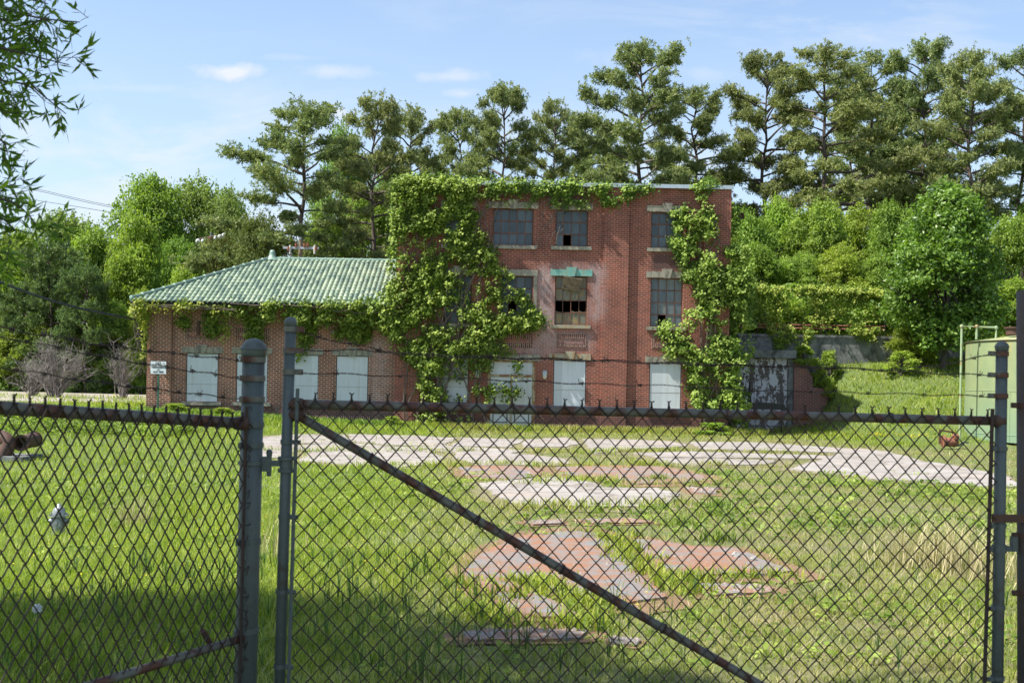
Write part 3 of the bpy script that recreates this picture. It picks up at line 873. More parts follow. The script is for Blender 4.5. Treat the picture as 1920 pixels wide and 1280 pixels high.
def rough_poly(P, amp):
    """ragged outline: two rounds of midpoint displacement"""
    P = [np.asarray(p, float) for p in P]
    for step, a in ((amp * 14, amp * 1.3), (amp * 4.5, amp * .8), (amp * 2.2, amp * .45)):
        out = []
        for i in range(len(P)):
            p, q = P[i], P[(i + 1) % len(P)]; L = np.linalg.norm(q - p); k = max(1, int(round(L / step)))
            for t_ in range(k):
                x_ = p + (q - p) * t_ / k
                out.append(x_ if t_ == 0 else x_ + rp.uniform(-a, a, 2) * min(1, L / step))
        P = out
    return np.array(P)
def sheet(poly, dz, step):
    """triangulated sheet following the ground inside poly"""
    x0, y0 = poly.min(0); x1, y1 = poly.max(0)
    X, Y = np.meshgrid(np.arange(x0, x1, step), np.arange(y0, y1, step))
    P = np.stack([X.ravel(), Y.ravel()], -1); P = P[in_poly(P, poly)]
    n = len(poly)
    vs = [Vector(p) for p in poly] + [Vector(p) for p in P]
    r = geometry.delaunay_2d_cdt(vs, [(i, (i + 1) % n) for i in range(n)], [], 1, 1e-5)
    V = np.array([(p.x, p.y) for p in r[0]]); z = terrain(V[:, 0], V[:, 1]) + dz
    return np.column_stack([V, z]), [tuple(f) for f in r[2]]
pads_w = []; soils_w = []
matc, t = mat('sun bleached cracked concrete')
wpn = worldpos(t)
n = t.noise(wpn, 1.0, 6, .65); n2 = t.noise(wpn, 12, 6, .7); n3 = t.noise(wpn, .5, 4, .6)
vo = t.n('ShaderNodeTexVoronoi'); vo.feature = 'DISTANCE_TO_EDGE'; vo.inputs['Scale'].default_value = .6
t.l(t.n('ShaderNodeVectorMath', operation='ADD').outputs[0], vo.inputs['Vector'])
va = vo.inputs['Vector'].links[0].from_node; t.l(wpn, va.inputs[0]); t.l(t.noise(wpn, 1.5, 4, .6, col=True), va.inputs[1])
crack = t.ramp(vo.outputs['Distance'], [(0.0, 1.0), (.03, 0.0)])
c = t.ramp(n, [(.25, (.21, .18, .155)), (.55, (.31, .285, .26)), (.8, (.38, .355, .33))])
c = t.mix(.5, c, t.ramp(n2, [(.3, (.72, .7, .68)), (.7, (1.1, 1.1, 1.1))]), 'MULTIPLY')
c = t.mix(t.math('MULTIPLY', t.ramp(n3, [(.55, 0.0), (.72, 1.0)]), .5), c, (.34, .22, .14))
c = t.mix(t.math('MULTIPLY', crack, .8), c, (.12, .09, .06))
finish(t, c, .9, bump=n2, bstr=.4, bdist=.01)
matg, t = mat('old asphalt with rusty soil')
wpn = worldpos(t)
n = t.noise(t.mapping(wpn, (1, 1, 1)), 1.3, 6, .7); n2 = t.noise(wpn, 24, 6, .8); n3 = t.noise(wpn, 5, 8, .78)
c = t.mix(n2, (.10, .10, .10), (.27, .265, .26))
k = t.math('ADD', t.math('MULTIPLY', n, .38), t.math('ADD', t.math('MULTIPLY', n3, .45), t.math('MULTIPLY', n2, .22)))
c = t.mix(t.ramp(k, [(.485, 0.0), (.56, .9)]), c, t.mix(n2, (.17, .07, .03), (.36, .17, .08)))
finish(t, c, .92, bump=n2, bstr=.8, bdist=.012)
mats_, t = mat('bare rusty soil')
wpn = worldpos(t)
n2 = t.noise(wpn, 22, 6, .75); n = t.noise(wpn, 2, 5, .6)
finish(t, t.mix(n2, (.12, .065, .035), t.mix(n, (.30, .155, .085), (.28, .21, .13))), .95, bump=n2, bstr=.8, bdist=.02)
mats_c, t = mat('dry earth and dead grass')
wpn = worldpos(t)
n2 = t.noise(wpn, 16, 6, .75); n = t.noise(wpn, 2, 5, .6)
finish(t, t.mix(n2, (.12, .095, .055), t.mix(n, (.28, .23, .14), (.20, .20, .09))), .95, bump=n2, bstr=.8, bdist=.02)
k = 0
for kind, px in PADS:
    P = np.array([ground_at(x, y)[:2] for x, y in px])
    D_ = P.mean(0)
    dist = D_[1]
    if dist > 20:   # the apron slabs nearly touch: only weedy joints part them
        c = P.mean(0); P = c + (P - c) * np.array((1.015, 1.30))
    P = rough_poly(P, .03 if dist < 16 else .07)
    pads_w.append((kind, P))
    c = P.mean(0); gr = 1 + (.35 if dist < 16 else .5) / max(1.0, np.linalg.norm(P - c, axis=1).mean())
    S = rough_poly(c + (P - c) * gr, .05)
    soils_w.append(S)
    st = .35 if dist < 16 else .6
    V, F = sheet(S, .004 + .0004 * k, st)
    mb = MB()
    for fa in {len(q) for q in F}:
        mb.add(V, np.array([q for q in F if len(q) == fa]))
    o = mb.build('bare_soil', mats_ if kind == 'g' else mats_c); tag(o, None, None, None, 'structure')
    V, F = sheet(P, .026 + .0003 * k, st)
    mb = MB()
    mb.add(V, np.array([q for q in F if len(q) == 3]))
    n = len(P); zt = terrain(P[:, 0], P[:, 1])
    ring = np.vstack([np.column_stack([P, zt + .026 + .0003 * k]), np.column_stack([P, zt - .05])])
    mb.add(ring, np.array([[i, n + i, n + (i + 1) % n, (i + 1) % n] for i in range(n)]))
    o = mb.build('concrete_slab' if kind == 'c' else 'asphalt_patch', matc if kind == 'c' else matg)
    tag(o, None, None, None, 'structure')
    k += 1
# gravel road on the far left
rd = np.array([(-70, 51), (-40, 52), (-22, 53), (-16.5, 57), (-13, 61), (-10, 66), (-22, 68.5), (-45, 69), (-70, 68)], float)
V, F = sheet(rough_poly(rd, .25), .02, 1.0)
mgr, t = mat('pale gravel')
wpn = worldpos(t); n2 = t.noise(wpn, 9, 6, .75); n = t.noise(wpn, .6, 5, .6)
finish(t, t.mix(n2, (.22, .19, .17), t.mix(n, (.42, .37, .34), (.30, .26, .20))), .95, bump=n2, bstr=.8, bdist=.02)
mb = MB().add(V, np.array([q for q in F if len(q) == 3])); tag(mb.build('gravel_road', mgr), None, None, None, 'structure')
roads = [rd]

# ------------------------------------------------------------------ grass
rg = np.random.RandomState(3)
def vnoise(x, y, s, seed=0):
    """cheap smooth value noise"""
    x = x / s + 100 + seed * 17.3; y = y / s + 100 + seed * 9.1
    xi, yi = np.floor(x).astype(int), np.floor(y).astype(int); fx, fy = x - xi, y - yi
    fx = fx * fx * (3 - 2 * fx); fy = fy * fy * (3 - 2 * fy)
    h = lambda a, b: np.modf(np.abs(np.sin(a * 127.1 + b * 311.7 + seed) * 43758.5453))[0]
    return (h(xi, yi) * (1 - fx) + h(xi + 1, yi) * fx) * (1 - fy) + (h(xi, yi + 1) * (1 - fx) + h(xi + 1, yi + 1) * fx) * fy
def sample_ground(n, y0, y1, rng, xlim=None):
    y = np.sqrt(rng.uniform(y0 * y0, y1 * y1, n)); x = rng.uniform(-.47, .47, n) * y
    return x, y
def blades(x, y, z, h, wd, rng, lean=.5, seg=True, a=None):
    n = len(x)
    th = rng.uniform(0, 2 * np.pi, n); ph = th + rng.uniform(1.0, 2.1, n)
    sd_ = np.stack([np.cos(th), np.sin(th), np.zeros(n)], -1) * (wd[:, None] / 2)
    ld = np.stack([np.cos(ph), np.sin(ph), np.zeros(n)], -1) * (h * rng.uniform(.1, 1, n) * lean)[:, None]
    P = np.stack([x, y, z - .01], -1); up = np.array((0, 0, 1.0))
    if a is None: a = rng.uniform(0, 1, n)
    if seg:
        v = np.stack([P - sd_, P + sd_, P + sd_ * .75 + ld * .35 + up * (h * .6)[:, None], P - sd_ * .75 + ld * .35 + up * (h * .6)[:, None], P + ld + up * h[:, None]], 1)
        b = np.arange(n)[:, None] * 5
        return v.reshape(-1, 3), b + np.array([[0, 1, 2, 3]]), b + np.array([[3, 2, 4]]), np.repeat(a, 5)
    v = np.stack([P - sd_, P + sd_, P + ld + up * h[:, None]], 1)
    return v.reshape(-1, 3), None, np.arange(n)[:, None] * 3 + np.array([[0, 1, 2]]), np.repeat(a, 3)
def build_blades(name, m_, parts_, label, cat):
    mb = MB()
    for v, q, tr, a in parts_:
        if q is not None:
            mb.add(v, q, a); mb.f.append(tr + (mb.n - len(v))); mb.m.append(np.zeros(len(tr), int))
        else:
            mb.add(v, tr, a)
    return tag(mb.build(name, m_), label, cat, None, 'stuff')
m, t = mat('grass blades')
a = attr(t); wpn = worldpos(t)
sp = t.n('ShaderNodeSeparateXYZ'); t.l(wpn, sp.inputs[0])
n1 = t.noise(wpn, .35, 5, .62); n2 = t.noise(wpn, 1.7, 5, .6)
lush = t.math('ADD', t.math('MULTIPLY', t.math('ADD', sp.outputs[0], t.math('MULTIPLY', sp.outputs[1], .05)), -.45), .35, clamp=True)
bank = t.math('MULTIPLY', t.math('MULTIPLY', t.math('SUBTRACT', sp.outputs[0], 11.5), .5, clamp=True), t.math('MULTIPLY', t.math('SUBTRACT', sp.outputs[1], 36), .2, clamp=True))
green = t.ramp(a, [(0, (.11, .175, .015)), (.45, (.23, .32, .028)), (.85, (.37, .45, .06)), (1, (.52, .49, .16))])
dry = t.ramp(a, [(0, (.18, .20, .045)), (.4, (.31, .32, .085)), (.8, (.47, .43, .18)), (1, (.58, .50, .29))])
k = t.ramp(t.math('ADD', t.math('MULTIPLY', n1, .55), t.math('MULTIPLY', n2, .45)), [(.42, 1.0), (.62, 0.0)])
k = t.math('MULTIPLY', k, t.math('SUBTRACT', 1.0, t.math('MULTIPLY', t.math('MAXIMUM', lush, t.math('MULTIPLY', bank, .85)), .8)))
c = t.mix(k, green, dry)
p = t.n('ShaderNodeBsdfPrincipled'); t.l(c, p.inputs['Base Color']); p.inputs['Roughness'].default_value = .5; p.inputs['Specular IOR Level'].default_value = .3
tr = t.n('ShaderNodeBsdfTranslucent'); t.l(t.mix(1.0, c, (1.2, 1.3, .6), 'MULTIPLY'), tr.inputs[0])
mx = t.n('ShaderNodeMixShader'); mx.inputs[0].default_value = .45; t.l(p.outputs[0], mx.inputs[1]); t.l(tr.outputs[0], mx.inputs[2])
o = t.n('ShaderNodeOutputMaterial'); t.l(mx.outputs[0], o.inputs[0])
M['grass'] = m
def keep_mask(x, y, rng, soil_keep=.45):
    P = np.stack([x, y], -1); keep = np.ones(len(x), bool)
    for S in soils_w:
        keep &= ~(in_poly(P, S) & (rng.uniform(0, 1, len(x)) > soil_keep))
    for _, S in pads_w:
        keep &= ~(in_poly(P, S) & ~((vnoise(x, y, .6, 31) * .6 + vnoise(x, y, .17, 32) * .4 > .62) & (rng.uniform(0, 1, len(x)) < .6)))
    for S in roads:
        keep &= ~(in_poly(P, S) & (rng.uniform(0, 1, len(x)) > .12))
    keep &= ~((x > AX0 - .1) & (x < MX1 + .1) & (y > 49.7) & (y < 62))
    return keep
def lushness(x, y):
    return np.clip(.35 - .45 * (x + .05 * y), 0, 1)
parts_ = []
for (n, y0, y1, w0, hs, seg) in [(150000, 5.8, 12.5, .007, 1.0, True), (150000, 12.5, 24, .013, 1.05, False), (120000, 24, 45, .024, 1.15, False), (130000, 45, 64, .04, 1.9, False)]:
    x, y = sample_ground(n, y0, y1, rg)
    # clumping: drop blades where the density noise is low
    dn = vnoise(x, y, .9, 1) * .5 + vnoise(x, y, .25, 2) * .5
    L = np.maximum(lushness(x, y), np.clip((x - 11) / 3, 0, 1) * (y > 40))
    keep = keep_mask(x, y, rg) & (rg.uniform(0, 1, n) < np.clip(.35 + .9 * dn * (.6 + .7 * L), 0, 1))
    x, y, L, dn = x[keep], y[keep], L[keep], dn[keep]
    h = (.022 + .05 * L + .04 * dn) * rg.uniform(.5, 1.5, len(x)) * hs
    tall = (vnoise(x, y, 1.3, 5) > .72); h[tall] *= 1.35
    parts_.append(blades(x, y, terrain(x, y), h, w0 * rg.uniform(.6, 1.4, len(x)), rg, 1.15, seg, a=np.clip(rg.normal(.45, .28, len(x)) + .35 * (vnoise(x, y, .35, 41) - .5), 0, 1)))
build_blades('grass', M['grass'], parts_, 'lush and dry grass covering the yard behind the gate', 'grass')
# seeding stalks near the gate, taller and darker
M['stalk'] = leafmat('seeding grass stalk', (.04, .085, .02), (.08, .15, .035), (.17, .22, .08), .3)
x, y = sample_ground(1300, 6.2, 11.2, rg)
kp = keep_mask(x, y, rg, .3) & (rg.uniform(0, 1, len(x)) < np.clip(1.0 - .55 * (x + .3) - .22 * np.clip(y - 8.5, 0, 9), .1, 1)) & (vnoise(x, y, .8, 8) > .35)
x, y = x[kp], y[kp]; z = terrain(x, y); h = rg.uniform(.12, .30, len(x))
pt = [blades(x, y, z, h, np.full(len(x), .005), rg, .5, True)]
th = rg.uniform(0, 6.28, len(x))
pt.append(blades(np.repeat(x, 3), np.repeat(y, 3), np.repeat(z + h * .3, 3), np.repeat(h * .75, 3), np.full(len(x) * 3, .008), rg, .6, True))
build_blades('tall_grass', M['stalk'], pt, 'tall seeding grass stalks just behind the gate', 'tall grass')
# weeds in the joints and against the walls
def weed_field(name, pts, label, m_=None, sc=1.0, per=26, ws=1.0, hs=1.0):
    X = np.repeat(pts[:, 0], per) + rg.normal(0, .11 * sc, len(pts) * per); Y = np.repeat(pts[:, 1], per) + rg.normal(0, .11 * sc, len(pts) * per)
    n = len(X); h = rg.uniform(.04, .14, n) * sc * hs
    build_blades(name, m_ or M['vine'], [blades(X, Y, terrain(X, Y) + .01, h, rg.uniform(.012, .03, n) * sc * ws, rg, 1.1, True)], label, 'weeds')
def line_px(pts, n, jit=.1):
    P = np.array([ground_at(a, b)[:2] for a, b in pts]); out = []
    for q in range(n):
        i = rg.randint(len(P) - 1); f = rg.uniform(); out.append(P[i] + (P[i + 1] - P[i]) * f + rg.normal(0, jit, 2))
    return np.array(out)
W1 = np.vstack([line_px([(1135, 1000), (1170, 1040), (1210, 1075), (1290, 1120)], 34, .09), line_px([(990, 1095), (1020, 1102), (1100, 1130), (1130, 1150)], 22, .07),
                line_px([(870, 1070), (900, 1110), (940, 1150), (1010, 1180), (1100, 1170)], 24, .14), line_px([(1250, 1090), (1370, 1088), (1480, 1084)], 14, .08)])
weed_field('joint_weeds', W1, 'bright leafy weeds growing in the joints of the asphalt', M['vine2'], .95, 40, .8)
W2 = np.vstack([line_px([(500, 845), (700, 845), (1000, 848), (1100, 850), (1190, 845), (1500, 850)], 60, .3), line_px([(560, 874), (800, 874), (1050, 875), (1200, 872), (1450, 875)], 60, .3),
                line_px([(980, 910), (1100, 900), (1180, 912), (1300, 905)], 20, .2), line_px([(960, 950), (1100, 957), (1280, 950), (1310, 930)], 20, .2)])
weed_field('slab_weeds', W2, 'tufts of weeds between the pale concrete slabs', M['grass'], 1.7, 34, .45, .8)
W3 = np.column_stack([rg.uniform(-4.8, 10.5, 260), 49.4 + rg.normal(0, .3, 260)])
weed_field('wall_weeds', W3, 'fresh green weeds along the foot of the three-storey wall', M['grass'], 2.4, 40, .4, 1.1)
W4 = np.column_stack([rg.uniform(-15.6, -4.6, 300), 49.1 + rg.normal(0, .5, 300)])
weed_field('bed_weeds', W4, 'low dark green plants along the foot of the wing', M['vine'], 3.0, 26, .8, .8)
# broad-leaved weeds and dead blades mixed into the turf
mb = MB(); nc_ = 2600
x, y = sample_ground(nc_, 6.0, 26, rg); kp = keep_mask(x, y, rg, .5) & (vnoise(x, y, 1.6, 51) > .45); x, y = x[kp], y[kp]
sz_ = rg.uniform(.03, .085, len(x)) * np.where(y > 14, 1.5, 1); per = 16
X = np.repeat(x, per) + rg.normal(0, 1, len(x) * per) * np.repeat(sz_, per); Y = np.repeat(y, per) + rg.normal(0, 1, len(x) * per) * np.repeat(sz_, per)
C = np.stack([X, Y, terrain(X, Y) + rg.uniform(.01, .09, len(X))], -1)
def _lf(C, s, a):
    n = len(C); N = nrm(np.array((0, -.2, 1.)) + rg.normal(0, .5, (n, 3))); T = nrm(np.cross(N, rg.normal(0, 1, (n, 3)))); S = np.cross(N, T); L = (s * rg.uniform(.6, 1.3, n))[:, None]
    v = np.stack([C - T * L * .5, C + S * L * .3, C + T * L * .5, C - S * L * .3], 1).reshape(-1, 3)
    mb.add(v, np.arange(n)[:, None] * 4 + np.array([[0, 1, 2, 3]]), np.repeat(a, 4))
_lf(C, np.repeat(sz_ * .75, per), np.repeat(rg.uniform(.2, .9, len(x)), per))
tag(mb.build('lawn_weeds', M['vine']), 'low broad leaved weeds mixed into the grass', 'weeds', None, 'stuff')
M['deadgrass'] = leafmat('dead grass', (.20, .15, .08), (.36, .30, .17), (.55, .48, .30), .2)
pt = []
for n, y0, y1, w0 in ((9000, 6.0, 13, .006), (9000, 13, 28, .012), (5000, 28, 46, .022)):
    x, y = sample_ground(n, y0, y1, rg); kp = keep_mask(x, y, rg, .8) & (rg.uniform(0, 1, n) < np.clip(1.1 - lushness(x, y), .12, 1)) & (vnoise(x, y, 1.1, 61) > .35); x, y = x[kp], y[kp]
    pt.append(blades(x, y, terrain(x, y), rg.uniform(.03, .12, len(x)), np.full(len(x), w0), rg, 2.2, False))
build_blades('dead_grass', M['deadgrass'], pt, 'bleached dead blades lying in the turf', 'dead grass')
# grit and broken bits on the slabs
mb = MB(); cnt = 0
for kind, S in pads_w:
    lo, hi = S.min(0), S.max(0); near = S[:, 1].mean() < 16; n = 150 if near else 60
    Q = rg.uniform(lo, hi, (n, 2)); Q = Q[in_poly(Q, S)]; s = rg.uniform(.006, .02, len(Q)) * (1 if near else 2.0); zq = terrain(Q[:, 0], Q[:, 1]) + .03
    a_ = rg.uniform(0, 6.28, len(Q)); o_ = np.stack([np.stack([Q[:, 0] + s * np.cos(a_ + k * 1.57) * (1 + .3 * (k % 2)), Q[:, 1] + s * np.sin(a_ + k * 1.57), zq], -1) for k in range(4)], 1)
    top_ = np.stack([Q[:, 0], Q[:, 1], zq + s * .8], -1)[:, None]
    v = np.concatenate([o_, top_], 1).reshape(-1, 3); b_ = np.arange(len(Q))[:, None] * 5
    for f_ in ((0, 1, 4), (1, 2, 4), (2, 3, 4), (3, 0, 4)): mb.f.append(b_ + np.array([f_]) + mb.n); mb.m.append(np.zeros(len(Q), int))
    mb.v.append(v); mb.a.append(np.full(len(v), .5)); mb.n += len(v)
tag(mb.build('grit', plain('grey brown grit', (.16, .13, .11), (.36, .32, .28), 30)), 'grit and broken bits lying on the old slabs', 'gravel', None, 'stuff')
# yellow flowers and leaf litter
m_y = plain('yellow petals', (.75, .55, .02), (.85, .7, .03)); 
x = np.concatenate([rg.uniform(-.4, .1, 260) * 14, rg.normal(13.2, .8, 60)]); y = np.concatenate([rg.uniform(8, 24, 260), rg.normal(40, .9, 60)])
kp = keep_mask(x, y, rg); x, y = x[kp], y[kp]; mb = MB(); z = terrain(x, y) + .16 + .25 * (x > 11)
for a, b, c in zip(x, y, z):
    s = .013 if b < 30 else .035
    mb.add([(a - s, b, c), (a, b - s, c + s * .6), (a + s, b, c), (a, b + s, c + s * .6)], [(0, 1, 2, 3)])
tag(mb.build('wildflowers', m_y), 'scattered small yellow flowers in the grass', 'wildflowers', None, 'stuff')
# stones lying on the asphalt
mst = plain('pale broken stone', (.22, .21, .20), (.36, .35, .33), 20)
for (px, py, s, lab) in [(1379, 1049, .05, 'pale broken stone standing up on the right asphalt patch'), (1413, 1056, .04, 'white stone at the edge of the rusty soil beside the asphalt')]:
    p = ground_at(px, py); mb = MB(); rr = np.random.RandomState(px)
    th = np.linspace(0, 6.28, 8)[:-1]
    v = []
    for zz, q in ((0, 1), (.5, .9), (1.0, .45)):
        for a in th: v.append((math.cos(a) * s * q * rr.uniform(.7, 1.2), math.sin(a) * s * q * rr.uniform(.6, 1.1), zz * s * rr.uniform(.8, 1.1)))
    f4 = [(r * 7 + i, r * 7 + (i + 1) % 7, (r + 1) * 7 + (i + 1) % 7, (r + 1) * 7 + i) for r in range(2) for i in range(7)]
    mb.add(np.array(v) + p + np.array((0, 0, .03)), f4); mb.f.append(np.array([[14 + i for i in range(7)]])); mb.m.append(np.array([0]))
    tag(mb.build('stone', mst, None, p), lab, 'stone')

# ------------------------------------------------------------------ leaves (shared by creepers and trees)
def leafmesh(mb, C, size, rng, nb=(0, 0, 1.), spread=1.0, a=None, asp=.62, fold=.25, m=0):
    """one folded rhombic leaf per centre; normals lean towards nb"""
    n = len(C)
    N = nrm(np.asarray(nb, float) + rng.normal(0, 1, (n, 3)) * spread)
    T = nrm(np.cross(N, rng.normal(0, 1, (n, 3)))); S = np.cross(N, T)
    L = (size * rng.uniform(.65, 1.3, n))[:, None]
    v = np.stack([C - T * L * .5, C + S * L * asp * .5 - N * L * fold * .5 + T * L * .04, C + T * L * .5 - N * L * fold * .3, C - S * L * asp * .5 - N * L * fold * .5 + T * L * .04], 1).reshape(-1, 3)
    if a is None: a = rng.uniform(0, 1, n)
    mb.add(v, np.arange(n)[:, None] * 4 + np.array([[0, 1, 2, 3]]), np.repeat(a, 4), m)
def creeper(name, label, regions, seed, m_='vine', base=None, stems=(), ls=.12):
    """regions: (list of px outline, plane Y, thickness, leaves, clumpiness)"""
    rng = np.random.RandomState(seed); mb = MB()
    for outline, Y, thick, nl, cl in regions:
        P = np.array([wp(a, b, Y)[[0, 2]] for a, b in outline])
        lo, hi = P.min(0), P.max(0)
        for layer, share, per, sg in ((0, .7, 20, .14), (1, .5, 9, .07)):
            nn = int(nl * share); nc = max(6, nn // per)
            Q = rng.uniform(lo, hi, (nc * 6, 2)); Q = Q[in_poly(Q, P)]
            dn = .6 * vnoise(Q[:, 0] + 30, Q[:, 1] + 30, .6, seed) + .4 * vnoise(Q[:, 0] + 30, Q[:, 1] + 30, .22, seed + 1)
            Q = Q[rng.uniform(0, 1, len(Q)) < np.clip((dn - cl) * 3.4 + .12 + .25 * layer, 0, 1)][:nc]
            if len(Q) == 0: continue
            off = rng.uniform(.03, .12, len(Q)) if layer == 0 else .1 + np.abs(rng.normal(0, 1, len(Q))) * thick * .75
            idx = rng.randint(0, len(Q), nn)
            C = np.stack([Q[idx, 0], Y - off[idx], Q[idx, 1]], -1) + rng.normal(0, 1, (nn, 3)) * sg * np.array((1, .25 if layer == 0 else .8, 1))
            C[:, 1] = np.minimum(C[:, 1], Y - .03)
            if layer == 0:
                leafmesh(mb, C, np.full(nn, ls * .85), rng, (0, -1, .15), .4, np.clip(rng.normal(.25, .16, nn), 0, 1), .85)  # leaves against the wall coloured darker, standing in for their shade
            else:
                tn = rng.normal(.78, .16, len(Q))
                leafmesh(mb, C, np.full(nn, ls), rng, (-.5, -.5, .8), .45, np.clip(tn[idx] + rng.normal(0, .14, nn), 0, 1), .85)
    root = thing(name, label, 'climbing plant', base)
    mb.build('foliage', M[m_], root)
    if stems:
        ms = MB()
        for pts, Y, r in stems:
            P = np.array([wp(a, b, Y) for a, b in pts]); P[:, 1] += rng.uniform(-.06, .0, len(P))
            ms.tube(spline(P, max(6, len(P) * 5)), np.linspace(r, r * .5, max(6, len(P) * 5)), 5)
        ms.build('stem', M['vinewood'], root)
    return root
rv = np.random.RandomState(77)
def wander(x0, y0, x1, y1, n=6, j=10):
    return [(x0 + (x1 - x0) * i / n + rv.uniform(-j, j), y0 + (y1 - y0) * i / n + rv.uniform(-j, j) * .6) for i in range(n + 1)]
YW = 49.86
st = [(wander(800 + 14 * i, 800, 760 + rv.uniform(-20, 180), 345 + rv.uniform(0, 40), 9, 14), YW - .05, .04) for i in range(-3, 9)]
st += [(wander(780, 640 + 20 * i, 720, 660 + 18 * i, 3, 8), YW - .1, .02) for i in range(3)]
creeper('creeper', 'big dense creeper covering the left third of the three-storey facade', [
    ([(738, 338), (760, 330), (850, 334), (920, 345), (905, 372), (850, 380), (840, 395), (818, 440), (800, 560), (820, 640), (840, 770), (812, 800), (785, 795), (790, 700), (735, 640), (740, 480)], YW, .35, 13500, .36),
    ([(800, 380), (885, 385), (905, 430), (935, 500), (965, 520), (985, 560), (1015, 600), (1010, 612), (940, 620), (900, 660), (830, 650), (790, 560), (775, 450)], YW, .25, 11000, .38),
    ([(700, 560), (760, 545), (850, 560), (900, 620), (870, 670), (800, 690), (745, 655), (705, 640), (690, 600)], YW, .55, 3800, .45),
    ([(830, 650), (940, 640), (985, 680), (965, 760), (880, 795), (830, 800), (815, 700)], YW, .18, 1900, .5),
    ([(735, 350), (752, 340), (756, 480), (745, 600), (726, 600), (728, 500), (735, 420)], 49.7, .25, 2600, .3),
    ([(893, 600), (1015, 590), (1025, 606), (1000, 616), (930, 632)], YW, .2, 1500, .3)],
    21, 'vine', (-3.5, 49.6, -.4), st)
creeper('parapet_creeper', 'thin creeper with bare stems trailing along the parapet', [
    ([(820, 328), (900, 337), (1000, 341), (1120, 343), (1230, 350), (1225, 359), (1130, 366), (1000, 357), (905, 366), (830, 352)], 49.76, .09, 2000, .40),
    ([(900, 350), (1110, 356), (1120, 372), (1100, 392), (1000, 385), (900, 386)], YW, .12, 900, .5),
    ([(1120, 352), (1180, 352), (1190, 370), (1150, 385), (1125, 385)], YW, .12, 500, .4),
    ([(1284, 345), (1330, 340), (1345, 352), (1300, 360)], YW, .12, 260, .2)],
    23, 'vine', (2, 49.6, 10), [(wander(905 + 15 * i, 346, 925 + 18 * i, 388, 4, 6), YW, .015) for i in range(9)] +
    [(wander(1030 + 6 * i, 350, 1000 + 6 * i, 462, 6, 7), YW, .018) for i in range(8)] + [(wander(1040, 398, 1100, 380, 4, 6), YW, .012)])
creeper('right_creeper', 'tall bushy creeper climbing the right corner of the three-storey facade', [
    ([(1295, 385), (1318, 360), (1330, 385), (1340, 430), (1345, 470), (1290, 480), (1270, 470), (1255, 455), (1268, 425), (1285, 410)], YW, .3, 2300, .44),
    ([(1270, 470), (1345, 470), (1400, 465), (1402, 560), (1395, 640), (1400, 700), (1395, 770), (1300, 775), (1290, 700), (1300, 640), (1240, 640), (1232, 610), (1285, 590), (1290, 540)], YW, .55, 11500, .44),
    ([(1236, 650), (1300, 640), (1310, 690), (1275, 690), (1245, 668)], YW, .3, 900, .3),
    ([(1360, 470), (1405, 470), (1410, 600), (1408, 700), (1400, 800), (1370, 800)], 50.4, .6, 3200, .3),
    ([(1368, 385), (1378, 385), (1380, 440), (1368, 445)], 50.3, .2, 400, .2),
    ([(1256, 400), (1290, 385), (1292, 420), (1270, 430)], YW, .2, 500, .3)],
    25, 'vine', (8.6, 49.6, -.4), [(wander(1322 + 5 * i, 790, 1310 + 8 * i, 400, 9, 10), YW - .03, .045) for i in range(5)] + [(wander(1300, 660, 1240, 650, 3, 5), YW - .3, .015)])
YV = 49.35
drape = [([(420, 576), (520, 570), (735, 572), (745, 640), (700, 603), (640, 603), (560, 608), (480, 596), (430, 592)], 49.6, .14, 4800, .38), ([(480, 568), (735, 568), (735, 578), (480, 576)], YV, .1, 700, .45),
         ([(462, 590), (488, 590), (486, 636), (464, 636)], 50.1, .15, 750, .2), ([(388, 585), (414, 585), (410, 634), (388, 630)], 50.1, .12, 650, .25),
         ([(556, 590), (600, 590), (588, 640), (560, 655)], 50.1, .15, 1000, .2), ([(620, 595), (690, 592), (694, 640), (665, 636), (625, 628)], 50.1, .15, 1500, .3),
         ([(556, 655), (566, 655), (566, 676), (558, 676)], 50.1, .05, 70, .1), ([(330, 580), (365, 580), (355, 610), (335, 612)], 50.1, .08, 260, .3)]
creeper('eaves_creeper', 'leafy creeper hanging from the eaves of the tiled wing', drape, 27, 'vine', (-10, 49.3, 4.5),
        [(wander(430, 570, 740, 576, 10, 4), YV - .05, .02), (wander(600, 580, 745, 590, 8, 6), YV - .05, .02)])
creeper('dry_creeper', 'sparse yellowish creeper with bare grey stems at the left end of the eaves', [
    ([(248, 562), (330, 566), (440, 572), (436, 584), (300, 584), (250, 578)], YV, .10, 420, .42), ([(250, 575), (278, 578), (275, 640), (272, 700), (258, 640)], 49.9, .15, 420, .4),
    ([(418, 575), (432, 575), (428, 640), (416, 645)], 49.9, .08, 170, .2)],
    29, 'vine2', (-15.6, 49.3, 4.4), [(wander(252, 575, 262 + 3 * i, 700, 6, 7), 49.9, .018) for i in range(6)] + [(wander(250, 572, 440, 580, 9, 5), YV - .05, .02) for i in range(3)] +
    [(wander(380 + 28 * i, 574, 384 + 27 * i, 606 + 8 * i, 3, 3), 49.9, .012) for i in range(3)])

